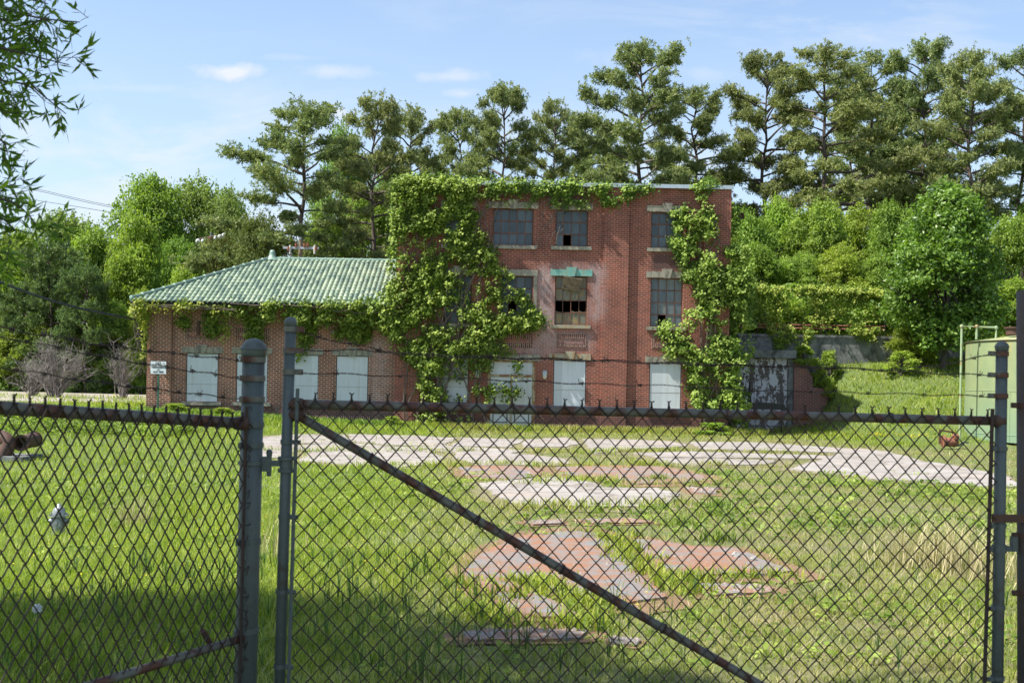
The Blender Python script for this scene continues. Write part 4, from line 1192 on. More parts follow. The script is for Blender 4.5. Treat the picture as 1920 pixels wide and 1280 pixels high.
# ------------------------------------------------------------------ bank on the right: retaining wall, shed front, brick return
t_ = thing('retaining_wall', 'long stained concrete retaining wall on the grassy bank', 'wall', (14, 56, 2.5))
a0, a1 = wp(1385, 625, 56), wp(1830, 632, 56)
MB().box(a0[0], a1[0], 56, 56.5, 1.2, a0[2] - .12).build('wall', M['concrete_old'], t_)
MB().box(a0[0] - .05, a1[0], 55.94, 56.55, a0[2] - .118, a0[2]).build('wall_cap', M['concrete_old'], t_)
rail_ = MB()
for py in (607, 613):
    p, q = wp(1385, py, 56.9), wp(1660, py + 5, 56.9); rail_.tube([p, q], .035, 6)
rl = thing('pipe_rail', 'two red rusty pipes running along the top of the retaining wall', 'pipe rail', (12, 56.9, 4.2))
rail_.build('rail', rustmat('red rusty pipe', (.34, .10, .06), (.25, .12, .07), .3, .7), rl)
for px in (1420, 1480, 1540, 1600, 1650):
    p = wp(px, 607, 56.9); MB().tube([(p[0], 56.9, p[2] + .05), (p[0], 56.9, 4.0)], .03, 6).build('support', M['rust'], rl)
fn = thing('wire_fence', 'creeper covered wire fence on top of the retaining wall', 'fence', (14, 57.2, 4.2))
for px in (1435, 1549, 1660, 1770):
    p = wp(px, 540, 57.2); MB().tube([(p[0], 57.2, p[2]), (p[0], 57.2, 3.9)], .035, 6).build('post', M['galv'], fn)
p, q = wp(1390, 541, 57.2), wp(1800, 546, 57.2); MB().tube([p, q], .025, 6).build('rail', M['galv'], fn)
creeper('fence_creeper', 'bright creeper draped along the top of the fence above the retaining wall', [
    ([(1398, 535), (1500, 538), (1600, 541), (1665, 545), (1660, 556), (1560, 552), (1400, 552)], 57.15, .25, 3600, .3), ([(1400, 550), (1650, 552), (1650, 610), (1400, 605)], 57.15, .2, 4200, .45), ([(1440, 612), (1530, 612), (1520, 632), (1500, 665), (1480, 640), (1460, 650)], 55.94, .15, 700, .4), ([(1545, 614), (1660, 616), (1650, 640), (1600, 632)], 55.94, .15, 600, .45)],
    31, 'vine2', (13, 57, 4.2), [])
sh = thing('concrete_bunker', 'low concrete bunker front with peeling white and black paint at the foot of the bank', 'bunker', (12, 54.5, -.4))
M['peel'], t = mat('peeling white paint on black grime')
wpn = worldpos(t); n = t.noise(t.mapping(wpn, (2.2, 2.2, .9)), 1.6, 8, .7, .5); n2 = t.noise(wpn, 7, 5, .7); n3 = t.noise(t.mapping(wpn, (1, 1, .5)), .9, 4)
k = t.ramp(t.math('ADD', t.math('MULTIPLY', n, .7), t.math('MULTIPLY', n2, .3)), [(.49, 0.0), (.525, 1.0)])
finish(t, t.mix(k, t.mix(n3, (.04, .035, .033), (.20, .16, .14)), (.58, .58, .60)), .85, bump=n2, bstr=.4)
b0, b1 = wp(1380, 800, 55), wp(1489, 672, 55)
MB().box(b0[0], b1[0] - .3, 55, 55.9, -.6, b1[2]).build('wall', M['peel'], sh)
MB().box(b1[0] - .3, b1[0], 54.9, 55.9, -.6, b1[2]).build('pier', M['concrete_old'], sh)
z1 = wp(1440, 656, 54.8)[2]
MB().box(b0[0], b1[0] + .02, 54.65, 55.9, b1[2] + .002, z1).build('roof_slab', M['concrete_old'], sh)
br = thing('brick_wing_wall', 'stepped red brick return wall beside the peeling bunker', 'wall', (14, 54.8, 0))
pts = [wp(x, y, 54.8) for x, y in [(1489.5, 672), (1512, 690), (1524, 708), (1524, 726), (1546, 728), (1556, 760), (1556, 790)]]
pts = [(p[0], p[2]) for p in pts]; pts = [(pts[0][0], -.6)] + pts + [(pts[-1][0], -.6)]
MB().poly(pts[::-1], 54.8, 55.3).build('wall', brickmat('old pink brick', (.24, .085, .065), (.15, .055, .045), (.30, .23, .19)), br)
# black machine under the rail in front of the bunker
base_ = ground_at(1440, 800); bx = base_[0]; 
ct = thing('rusty_cart', 'low black rusted machine frame standing in front of the peeling bunker', 'machine', (bx, 52.5, tz(bx, 52.5)))
def pz(px, py, Y=52.5): return wp(px, py, Y)
p, q = pz(1395, 757), pz(1470, 757)
mb = MB(); th = np.linspace(0, np.pi, 9); L = (q[0] - p[0]) / 2; cxm = (p[0] + q[0]) / 2
prof = [(cxm - L * math.cos(a), p[2] - .12 + .2 * math.sin(a) ** .6) for a in th] + [(q[0] + .05, p[2] - .22), (p[0] - .05, p[2] - .22)]
mb.poly(prof, 52.1, 52.9); mb.build('cover', plain('black tarpaulin', (.012, .012, .013), (.03, .03, .03), 4, .5), ct)
for px in (1398, 1466):
    for dy in (52.15, 52.85):
        a = pz(px, 770, dy); MB().tube([(a[0], dy, p[2] - .2), (a[0], dy, tz(a[0], dy) - .05)], .03, 6).build('leg', M['rust'], ct)
a, b = pz(1400, 798), pz(1465, 798)
MB().tube([(a[0], 52.15, a[2]), (b[0], 52.15, b[2])], .025, 6).build('cross_bar', M['galv'], ct)
a, b = pz(1405, 757), pz(1406, 712)
mb = MB(); mb.lathe([(.12, 0), (.1, .1), (.05, .5), (.03, 1.0)], (a[0], 52.5, a[2]), 8); mb.tube([(b[0], 52.5, b[2]), (b[0] + .02, 52.5, b[2] + .25)], .02, 6)
for s in (-1, 1):
    mb.tube(spline([(b[0], 52.5, b[2] + .1), (b[0] + s * .12, 52.5, b[2] + .2), (b[0] + s * .2, 52.45, b[2] - .2), (b[0] + s * .16, 52.4, b[2] - .6)], 9), .012, 5)
mb.build('mast', M['dark'], ct)

# ------------------------------------------------------------------ tank
TY_, TR = 41.6, 4.1
TX_ = wp(1807, 740, TY_)[0] + TR * 1.0 + .33
tzb = tz(TX_, TY_) - .3; tzt = wp(1812, 637, TY_ - 1)[2]
tk = thing('storage_tank', 'pale green cylindrical steel tank with rust streaks below its rim', 'tank', (TX_, TY_, tzb))
M['tank'], t = mat('pale green tank paint')
oc = objco(t); n = t.noise(t.mapping(oc, (3.2, 3.2, .14)), 1.2, 6, .6); n2 = t.noise(oc, 1.3, 5, .6)
sp = t.n('ShaderNodeSeparateXYZ'); t.l(oc, sp.inputs[0])
H_ = tzt - tzb
topk = t.math('MULTIPLY', t.math('SUBTRACT', sp.outputs[2], H_ - 1.8), .6, clamp=True)
c = t.ramp(n2, [(.3, (.19, .245, .13)), (.7, (.25, .295, .14))])
c = t.mix(t.math('MULTIPLY', t.math('MULTIPLY', t.ramp(n, [(.52, 0.0), (.66, 1.0)]), topk), .8), c, (.42, .26, .07))
low = t.math('SUBTRACT', 1.0, t.math('MULTIPLY', sp.outputs[2], .55), clamp=True)
c = t.mix(t.math('MULTIPLY', low, .6), c, (.15, .265, .185))
finish(t, c, .55, bump=n2, bstr=.05)
mb = MB(); mb.lathe([(TR, 0), (TR, H_)], (TX_, TY_, tzb), 96)
mb.build('shell', M['tank'], tk, smooth=True)
mb = MB()
for q in range(16):
    a_ = q * math.pi / 8 + .1; zz = (0, H_ / 2) if q % 2 else (H_ / 2, H_)
    c_ = np.array((TX_ + math.cos(a_) * (TR + .002), TY_ + math.sin(a_) * (TR + .002), tzb)); mb.tube([c_ + (0, 0, zz[0]), c_ + (0, 0, zz[1])], .009, 4, cap=False)
th_ = np.linspace(0, 2 * np.pi, 97)
for zz in (H_ / 2, H_ * .07): mb.tube(np.stack([TX_ + np.cos(th_) * (TR + .003), TY_ + np.sin(th_) * (TR + .003), np.full(97, tzb + zz)], -1), .012, 4, cap=False)
mb.build('weld_seams', M['tank'], tk)
MB().lathe([(TR + .03, -.03), (TR + .05, .0), (TR * .5, .32), (0, .5)], (TX_, TY_, tzt), 96).build('tank_roof', M['tank'], tk, smooth=True)
MB().lathe([(TR + .012, -.05), (TR + .012, -.02), (TR + .045, -.02), (TR + .05, -.005)], (TX_, TY_, tzt), 96).build('rim', M['rust'], tk)
pl = np.array(wp(1805, 700, TY_ - .5)); zt2 = wp(1806, 613, TY_)[2]; pr = wp(1879, 613, TY_ - 1)
mb = MB(); y_ = TY_ - .5
mb.tube([(pl[0] - .06, y_, tzb), (pl[0] - .06, y_, zt2), (pr[0], y_, zt2 - .03), (pr[0], y_, tzt + .1)], .045, 8)
pm = wp(1842, 620, TY_ - 1); mb.tube([(pm[0], y_, zt2 - .01), (pm[0], y_, tzt + .05)], .045, 8)
for p_ in ((pl[0] - .06, y_, zt2), (pr[0], y_, zt2 - .03), (pm[0], y_, zt2)):
    mb.lathe([(0, -.07), (.06, -.05), (.07, 0), (.06, .05), (0, .07)], p_, 10)
mb.build('vent_pipe', rustmat('green painted pipe', (.30, .40, .22), (.35, .18, .07), .52, .64, 4), tk)
hx = wp(1902, 624, TY_ - 1)
MB().lathe([(.28, 0), (.28, .22), (.34, .22), (.34, .27), (0, .28)], (hx[0], TY_ - 1, tzt + .2), 20).build('hatch', M['rust'], tk)
# rusty pump in front of the tank
p = ground_at(1782, 842)
pu = thing('rusty_pump', 'small red rusty pump with a pipe loop in the grass before the tank', 'pump', p)
k = .0195 * p[1] / 43 * 1.0
mb = MB(); S_ = p[1] / FPX
mb.lathe([(0, -.27), (.12, -.25), (.15, -.16), (.15, .1), (.10, .16), (.10, .24), (0, .26)], (p[0], p[1], p[2] + .24), 14, 'x')
mb.lathe([(0, -.05), (.20, -.04), (.20, .02), (0, .03)], (p[0] - 13 * S_, p[1], p[2] + .26), 14, 'x')
mb.lathe([(0, 0), (.11, .02), (.13, .12), (.07, .2), (0, .22)], (p[0] + 8 * S_, p[1] - .05, p[2] + .32), 12)
mb.build('pump_body', rustmat('red rust', (.28, .10, .06), (.20, .09, .05), .35, .65), pu)
mb = MB(); q = lambda a, b: wp(a, b, p[1])
mb.tube([q(1762, 832), q(1762, 806), q(1788, 810), q(1789, 838)], .04, 7)
mb.build('pipe_loop', M['rust'], pu)
MB().tube(spline([q(1788, 836), q(1800, 834), q(1806, 828), q(1816, 830)], 8), .03, 6).build('outlet_pipe', M['galv'], pu)

# ------------------------------------------------------------------ rusty pipes on the left
p = ground_at(28, 862)
MB().box(-1.2, .45, -.6, .7, -.3, .12, c=p).build('concrete_block', M['concrete_old'], None, p)
tag(bpy.data.objects['concrete_block'], 'flat concrete block carrying the rusty pipe elbows at the left edge', 'concrete block')
S_ = p[1] / FPX
def hollow(pts, r, n=20):
    mb = MB(); P = spline(pts, n); mb.tube(P, r, 20, cap=False); mb.tube(P[::-1], r * .82, 20, cap=False)
    for e in (0, -1):
        mb.tube(spline([P[e], P[e] + (P[e] - P[1 if e == 0 else -2]) * .3], 3), [r * 1.16] * 3, 20, cap=False); 
        A = mb.v[-1][:20]; c = P[e]
        T = nrm(P[e] - P[1 if e == 0 else -2]); ring = A + 0; inner = c + (A - c) * (.82 / 1.16)
        mb.add(np.vstack([ring, inner]), np.array([[i, (i + 1) % 20, 20 + (i + 1) % 20, 20 + i] for i in range(20)]))
    return mb
c = wp(12, 828, p[1])
e1 = hollow([(c[0] - .55, p[1] + .1, p[2] + .42), (c[0] - .2, p[1] - .05, p[2] + .6), (c[0] + .12, p[1] - .15, p[2] + .45), (c[0] + .02, p[1] - .2, p[2] + .12)], 13 * S_).build('pipe_elbow', M['rust'], None, p, True)
tag(e1, 'bent rusty pipe elbow at the far left with its side to the gate', 'pipe')
c = wp(41, 828, p[1])
e2 = hollow([(c[0] - .05, p[1] + .9, c[2] + .02), (c[0], p[1] + .4, c[2]), (c[0] + .02, p[1] - .1, c[2] - .02)], 13.5 * S_).build('open_pipe', M['rust'], None, (c[0], p[1], p[2]), True)
tag(e2, 'open mouthed rusty pipe lying beside the bent pipe elbow', 'pipe')

# ------------------------------------------------------------------ hydrant
hp = ground_at(110, 1003); S_ = hp[1] / FPX
hy = thing('fire_hydrant', 'silver painted fire hydrant standing deep in the long grass', 'fire hydrant', hp)
M['silver'], t = mat('chipped silver paint')
n = t.noise(objco(t), 14, 5, .7)
finish(t, t.mix(t.ramp(n, [(.55, 0.0), (.7, 1.0)]), (.27, .29, .30), (.10, .105, .11)), .42, .35, n, .2, .004)
r = 11.5 * S_; top = wp(110, 944, hp[1])[2] - hp[2]
MB().lathe([(r * 1.5, 0), (r * 1.5, .03), (r * .95, .04), (r * .95, top * .55), (r * .98, top * .6), (r * 1.55, top * .61), (r * 1.55, top * .65)], hp, 20).build('barrel', M['silver'], hy, smooth=False)
MB().lathe([(r * 1.05, 0), (r * 1.03, top * .10), (r * .85, top * .2), (r * .5, top * .27), (r * .3, top * .29), (r * .3, top * .35), (0, top * .355)], hp + np.array((0, 0, top * .65)), 20).build('bonnet', M['silver'], hy, smooth=True)
for s in (-1, 1):
    mb = MB(); mb.lathe([(r * .5, 0), (r * .5, s * r * .9), (r * .62, s * r * .9), (r * .62, s * r * 1.35), (r * .3, s * r * 1.35), (r * .28, s * r * 1.6), (0, s * r * 1.6)], hp + np.array((0, 0, top * .44)), 14, 'x')
    mb.build('outlet_cap', M['silver'], hy)
mb = MB(); mb.lathe([(r * .7, 0), (r * .7, -r * .9), (r * .82, -r * .9), (r * .82, -r * 1.3), (r * .3, -r * 1.3), (r * .28, -r * 1.5), (0, -r * 1.5)], hp + np.array((0, 0, top * .4)), 16, 'y'); mb.build('pumper_cap', M['silver'], hy)
mb = MB()
for i in range(8):
    a = i * math.pi / 4; mb.lathe([(0, 0), (.012, 0), (.012, .03), (0, .03)], hp + np.array((math.cos(a) * r * 1.3, math.sin(a) * r * 1.3, top * .65)), 6)
mb.build('flange_bolts', M['silver'], hy)

# ------------------------------------------------------------------ sign
sg = wp(297.5, 690, 49.2); gz = tz(sg[0], 49.2)
si = thing('no_trespassing_sign', 'white no trespassing sign on a green post at the left corner of the wing', 'sign', (sg[0], 49.2, gz))
w2, h2 = 14.5 / FPX * 49.2, 11.7 / FPX * 49.2
zc = wp(297.5, 689, 49.2)[2]
MB().box(sg[0] - w2, sg[0] + w2, 49.15, 49.16, zc - h2, zc + h2).build('sign_panel', plain('faded white sign', (.62, .68, .72), (.75, .78, .80), 4), si)
MB().box(sg[0] - .035, sg[0] + .035, 49.165, 49.2, gz - .3, zc).build('post', plain('green steel post', (.02, .09, .06), (.03, .12, .08)), si)
mink = plain('black sign ink', (.02, .02, .025), (.03, .03, .035))
for txt, dz, s in (('NO', .155, .15), ('TRESPASSING', .0, .115), ('AT', -.09, .07), ('ANY TIME', -.19, .095)):
    cu = bpy.data.curves.new('lettering', 'FONT'); cu.body = txt; cu.size = s; cu.align_x = 'CENTER'; cu.extrude = .001; cu.offset = .004
    o = bpy.data.objects.new('tmp', cu); COL.objects.link(o)
    bpy.context.view_layer.update()
    me = bpy.data.meshes.new_from_object(o.evaluated_get(bpy.context.evaluated_depsgraph_get()))
    bpy.data.objects.remove(o)
    o = bpy.data.objects.new('lettering', me); COL.objects.link(o); me.materials.clear(); me.materials.append(mink)
    wd = max(v.co.x for v in me.vertices) - min(v.co.x for v in me.vertices)
    k = min(1, 2 * w2 * .92 / wd)
    o.parent = si; o.rotation_euler = (math.pi / 2, 0, 0); o.location = (0, 49.145 - 49.2, zc + dz - gz - .02); o.scale = (k, 1, 1); ORIG[o.name] = ORIG[si.name]
# ------------------------------------------------------------------ trees
def limb(mb, p0, p1, r0, r1, rng, sag=0., n=7, k=6, wob=.06):
    p0, p1 = np.asarray(p0, float), np.asarray(p1, float); L = np.linalg.norm(p1 - p0)
    t = np.linspace(0, 1, n)[:, None]; P = p0 + (p1 - p0) * t
    P[1:-1] += rng.normal(0, wob * L * .5, (n - 2, 3)) * np.array((1, 1, .5))
    P[:, 2] += sag * L * (t[:, 0] * (1 - t[:, 0])) * 4
    mb.tube(P, np.linspace(r0, r1, n), k)
    return P
def make_decid(name, seed, H, R, c0, nleaf, ls, leaf, bark='bark', lobes=16, asp=.62, egg=1.0, lowfrac=0.0):
    """tree template: crown starts at c0*H; returns root"""
    rng = np.random.RandomState(seed)
    root = thing(name, None, 'tree', (0, 0, -200))
    o = np.array((0, 0, -200.0))
    tb = MB()
    tr = limb(tb, o + (0, 0, -.4), o + (rng.uniform(-.3, .3), rng.uniform(-.3, .3), H * .88), max(.1, H * .016), .03, rng, 0, 12, 8, .015)
    ch = H * (1 - c0) / 2; cc = o + np.array((0, 0, H * c0 + ch))
    LC = []; LR = []
    for i in range(lobes):
        u = rng.uniform(-1, 1) if i > 2 else 1 - i * .15
        th = i * 2.4 + rng.uniform(-.5, .5)
        rr = math.sqrt(max(0, 1 - abs(u) ** 2.2)) * (1 - .25 * max(0, u) * egg)
        s = rng.uniform(.55, .74)
        p = cc + np.array((math.cos(th) * rr * R * s, math.sin(th) * rr * R * s, u * ch * .72))
        LC.append(p); LR.append(np.array((R, R, ch * .8)) * rng.uniform(.24, .40))
    for p in LC:
        zt = o[2] + H * c0 * .9 + (p[2] - o[2] - H * c0) * rng.uniform(.2, .5)
        j = np.argmin(abs(tr[:, 2] - zt)); r0 = H * .006 + .02
        Q = limb(tb, tr[j], p, r0, .02, rng, .05, 6, 5, .09)
        for b in range(3):
            limb(tb, Q[rng.randint(2, 6)], p + rng.normal(0, .35, 3) * R * .5, .03, .01, rng, 0, 4, 4, .1)
    C = []; ncl = max(20, nleaf // 26)
    li = rng.randint(0, lobes, ncl)
    d = nrm(rng.normal(0, 1, (ncl, 3)) + np.array((0, 0, .35))); rad = rng.uniform(.45, 1.18, ncl)[:, None]
    cen = np.array(LC)[li] + d * np.array(LR)[li] * rad
    ii = rng.randint(0, ncl, nleaf)
    cs = rng.uniform(.5, 1.4, ncl)[ii][:, None]
    C = cen[ii] + rng.normal(0, 1, (nleaf, 3)) * np.array((.085, .085, .05)) * R * cs * (1.0 if R < 6 else .8)
    ns_ = int(260 * (R / 3.5) ** 1.2)
    k2 = rng.randint(0, lobes, ns_); d2 = nrm(rng.normal(0, 1, (ns_, 3)) + np.array((0, 0, .5)))
    b2 = np.array(LC)[k2] + d2 * np.array(LR)[k2] * .9; Ls = rng.uniform(.1, .3, ns_)[:, None] * R * .8; dd2 = nrm(d2 * .6 + np.array((0, 0, .8)) + rng.normal(0, .3, (ns_, 3)))
    tt = rng.uniform(0, 1, (ns_, 16, 1)); C2 = (b2[:, None] + dd2[:, None] * Ls[:, None] * tt + rng.normal(0, .07, (ns_, 16, 3))).reshape(-1, 3)
    kk2 = rng.randint(0, ncl, len(C2)); C = np.vstack([C, C2]); ii = np.concatenate([ii, kk2]); nleaf = len(C)
    if lowfrac > 0:
        C[:, 2] = np.maximum(C[:, 2], -200 + .15)
    a = np.clip(rng.normal(.5, .16, ncl)[ii] + rng.normal(0, .18, nleaf), 0, 1)
    lb = MB(); leafmesh(lb, C, np.full(nleaf, ls), rng, nrm(d[ii]) * .7 + np.array((0, 0, .5)), .75, a, asp)
    lb.build('crown', M[leaf], root); tb.build('trunk', M[bark], root, smooth=True)
    return root
def make_pine(seed, H=20., R=4.2, c0=.36, skew=(0, 0), dens=1.0, leaf='pine'):
    rng = np.random.RandomState(seed)
    root = thing('pine_tree', None, 'pine tree', (0, 0, -200)); o = np.array((0, 0, -200.0))
    tb = MB(); n = 14
    tp = o + np.array((rng.uniform(-.8, .8), rng.uniform(-.4, .4), H * .97))
    tr = limb(tb, o + (0, 0, -.5), tp, H * .0145, .035, rng, 0, n, 9, .014)
    T = []; TN = []
    nb = int(52 * dens); ga = rng.uniform(0, 6)
    for b in range(nb):
        u = (b + rng.uniform(0, .9)) / nb
        if rng.uniform() < .12: continue
        hz = c0 + (1 - c0) * u ** .92
        L = R * (math.sqrt(max(0, 1 - u ** 2.6)) * (.6 + .4 * min(1, u / .2)) * rng.uniform(.45, 1.1) + .16)
        ga += 2.4 + rng.uniform(-.4, .4)
        dirh = np.array((math.cos(ga), math.sin(ga), 0))
        L *= 1 + skew[0] * dirh[0] * (1 - u)
        f = hz * (n - 1) * .97; j = min(int(f), n - 2); p0 = tr[j] + (tr[j + 1] - tr[j]) * (f - j)
        el = rng.uniform(-.05, .40) + .55 * u * u
        pts = [p0]; m_ = 6
        for q in range(1, m_ + 1):
            s = q / m_
            pts.append(p0 + dirh * L * s * math.cos(el * .5) + np.array((0, 0, 1)) * (L * s * math.sin(el) * (1 - .25 * s) + .10 * L * s * s * rng.uniform(-.5, 1)) + rng.normal(0, .035 * L, 3) * s)
        P = spline(pts, 9); tb.tube(P, np.linspace(max(.03, .018 * L + .012 * H * .1), .012, 9), 5)
        side = np.array((-dirh[1], dirh[0], 0))
        ns = int(5 + L * 4.1)
        for q in range(ns):
            s = rng.uniform(.38, 1.0) ** .7; k = min(8, s * 8); a0 = P[int(k)]
            sg = rng.choice((-1, 1)); l2 = (1.05 - s * .45) * L * rng.uniform(.18, .42) + .15
            e = a0 + (dirh * rng.uniform(.3, 1) + side * sg * rng.uniform(.3, 1.0)) * l2 * .8 + np.array((0, 0, rng.uniform(-.05, .38))) * l2
            if rng.uniform() < .55: tb.tube(spline([a0, (a0 + e) / 2 + rng.normal(0, .04, 3), e], 4), [.022, .016, .012, .008], 4, cap=False)
            nt = max(2, int(l2 * 6.5))
            for w_ in range(nt):
                s2 = (w_ + 1) / nt
                T.append(a0 + (e - a0) * s2 + rng.normal(0, .2, 3) * np.array((1, 1, .75)))
        for q in range(3): T.append(P[-1] + rng.normal(0, .12, 3))
    for q in range(90): T.append(tp + np.clip(rng.normal(0, .62, 3), -1, 1) * np.array((1.1, 1.1, .62)) - (0, 0, .15))
    T = np.array(T); T = np.concatenate([T, T + rng.normal(0, .17, T.shape)]); nn = 10
    C = np.repeat(T, nn, 0); m_ = len(C)
    D_ = nrm(rng.normal(0, 1, (m_, 3)) + np.array((0, 0, .55))); Ln = rng.uniform(.11, .24, m_)[:, None]
    S = nrm(np.cross(D_, rng.normal(0, 1, (m_, 3)))) * .027
    C = C + D_ * .03
    v = np.stack([C - S * .6, C + S * .6, C + D_ * Ln * .7 + S, C + D_ * Ln, C + D_ * Ln * .7 - S], 1).reshape(-1, 3)
    a = np.clip(np.repeat(rng.uniform(.2, .8, len(T)), nn) + rng.normal(0, .15, m_), 0, 1)
    lb = MB().add(v, np.arange(m_)[:, None] * 5 + np.array([[0, 1, 2, 3, 4]]), np.repeat(a, 5))
    lb.build('crown', M[leaf], root); tb.build('trunk', M['pinebark'], root, smooth=True)
    return root
USED = set()
def put(tmpl, px, top, Y, wpx, label, group, H0, R0, rz=0, cat=None, name=None, base=None, wy=None):
    """stand a copy of a template at depth Y so its top reaches (px, top) and its crown is wpx wide"""
    first = tmpl.name not in USED
    o = tmpl if first else copy_tree(tmpl)
    USED.add(tmpl.name)
    p = wp(px, top, Y); x = p[0]; z0 = tz(x, Y) if base is None else base
    s = (wpx / 2 / FPX * Y) / R0 * (1.08 if 'pine_tree' == tmpl.name.split('.')[0] else 1); h = (p[2] - z0) / H0
    o.location = (x, Y, z0 - .1); o.rotation_euler = (0, 0, rz); o.scale = (s, s if wy is None else wy, h)
    o['label'] = label; o['group'] = group
    if cat: o['category'] = cat
    return o
PT = [make_pine(101, R=4.5, c0=.33, skew=(-.6, 0)), make_pine(102, R=3.8, c0=.46, dens=.8), make_pine(103, R=4.8, c0=.26, dens=1.25), make_pine(104, R=4.3, c0=.38, dens=.95, skew=(.3, 0))]
PR = [4.2 * .88, 3.8 * .86, 4.8 * .92, 4.3 * .88]
GP = 'tall pines standing behind the brick building and on the bank'
pines = [
 (0, 572, 178, 70, 205, 0.0, 'tall dark pine with a lopsided crown leaning left above the tiled roof ridge'),
 (1, 706, 168, 74, 130, 1.0, 'slender straight pine with a small dense top, rising left of the ivy covered corner'),
 (3, 768, 193, 84, 120, 2.0, 'pine just left of the brick block, its round top touching the slender pine'),
 (1, 862, 195, 92, 120, 4.0, 'greyish far pine behind the creeper covered part of the parapet'),
 (2, 948, 150, 82, 150, 0.4, 'broad pine with a bare lower stem behind the upper left windows'),
 (3, 1045, 176, 86, 110, 5.0, 'shorter feathery pine behind the middle of the flat roof'),
 (0, 1100, 205, 96, 130, 3.0, 'low far pine filling in between the feathery one and the great pine'),
 (2, 1196, 70, 76, 205, 1.3, 'great wide-crowned pine towering over the flat roof, tallest above the building'),
 (1, 1308, 155, 80, 130, 2.6, 'open-branched pine above the right end of the flat roof'),
 (2, 1438, 88, 80, 165, 3.3, 'pine with long left boughs, first of the dense stand on the bank'),
 (0, 1548, 80, 76, 190, 3.4, 'pine with a thick trunk and wide boughs in the left half of the bank stand'),
 (3, 1636, 92, 84, 150, 0.9, 'green pine in the middle of the dense stand on the bank'),
 (1, 1690, 160, 92, 110, 2.2, 'shorter dark pine partly hidden behind its taller neighbours on the bank'),
 (2, 1742, 64, 80, 170, 4.4, 'bluish green pine, the tallest of the dense stand on the bank'),
 (3, 1832, 84, 74, 165, 5.3, 'brownish pine right above the round leafy tree'),
 (0, 1925, 82, 78, 150, 1.9, 'pine cut off by the right edge of the picture'),
 (1, 1600, 150, 96, 110, 5.6, 'thin far pine showing between two big trunks of the bank stand'),
]
for k, px, top, Y, w_, rz, lab in pines:
    put(PT[k], px, top, Y, w_, lab, GP, 20.2, PR[k], rz)
DT = {
 'A': (make_decid('leafy_tree', 201, 14, 4.5, .18, 27000, .235, 'decid', lobes=20), 14, 4.5),
 'B': (make_decid('leafy_tree', 202, 14, 4.2, .22, 22000, .22, 'pale', lobes=18), 14, 4.2),
 'C': (make_decid('leafy_tree', 203, 9, 3.0, .06, 21000, .20, 'yellow', lobes=18, lowfrac=1), 9, 3.0),
 'D': (make_decid('leafy_tree', 204, 9, 3.4, .05, 22000, .21, 'decid', lobes=20, lowfrac=1), 9, 3.4),
 'E': (make_decid('cedar_tree', 205, 9, 3.2, .04, 24000, .19, 'cedar', lobes=22, asp=.4, lowfrac=1), 9, 3.2),
 'G': (make_pine(208, H=9., R=2.9, c0=.05, dens=.8, leaf='conifer'), 9.0, 2.7),
}
def dp(k, px, top, Y, w_, lab, grp, rz, **kw):
    T_, H0, R0 = DT[k]
    return put(T_, px, top, Y, w_, lab, grp, H0, R0, rz, **kw)
GL = 'leafy trees left of the building'; GR = 'leafy trees on the bank'
DT['G'][0].name = 'young_pine'; ORIG['young_pine'] = np.array((0, 0, -200.)); USED.discard('young_pine')
dp('A', 285, 322, 92, 190, 'big domed green tree, highest of the leafy trees left of the roof', GL, 0)
dp('B', 372, 330, 96, 170, 'tall pale green poplar-like tree beside the domed tree', GL, 1)
dp('B', 120, 392, 84, 190, 'pale wispy tree below the two power lines at the far left', GL, 2)
dp('A', 35, 425, 80, 170, 'green tree behind the overhanging twigs at the left edge', GL, 3)
dp('C', 252, 398, 74, 140, 'bright yellow-green young tree in front of the domed tree', GL, 4, base=.3)
dp('D', 185, 420, 76, 150, 'mid green tree between the pale wispy tree and the bright young tree', GL, 1.5, base=.3)
dp('B', 430, 350, 94, 110, 'thin pale tree just left of the lopsided pine', GL, 3.1)
dp('A', 330, 440, 86, 130, 'darker green tree behind the floodlight pole', GL, 5)
dp('B', 640, 232, 88, 130, 'light green tree glowing between the lopsided pine and the slender pine', GL, 2.2)
dp('A', 690, 350, 80, 150, 'bright leafy tree under the slender pine beside the creeper covered corner', GL, .7)
dp('D', 610, 400, 76, 140, 'low bright tree behind the ridge of the tiled roof', GL, 2.9, base=1)
dp('B', 735, 300, 92, 110, 'pale tree behind the top left corner of the brick block', GL, 4.9)
GE = 'cedars behind the tiled roof'
dp('E', 490, 392, 68, 170, 'olive brown cedar rising behind the left slope of the tiled roof', GE, 0, cat='cedar tree', base=.5)
dp('E', 575, 440, 66, 120, 'lower dark cedar behind the crossarm pole and roof ridge', GE, 2, cat='cedar tree', base=.5)
dp('E', 425, 430, 71, 110, 'small cedar at the foot of the floodlight pole', GE, 4, cat='cedar tree', base=.5)
GY_ = 'young conifers at the edge of the left woodland'
for px, top, Y, w_, lab, rz in [(105, 455, 71, 130, 'dark young conifer with a pointed top behind the bare grey shrub', 0), (165, 500, 70, 110, 'brown tipped young conifer right of the pointed one', 2), (45, 530, 72, 120, 'broad young conifer at the left edge above the gravel road', 4)]:
    T_, H0, R0 = DT['G']; put(T_, px, top, Y, w_, lab, GY_, H0, R0, rz, 'conifer')
GS = 'bushy understorey trees along the gravel road'
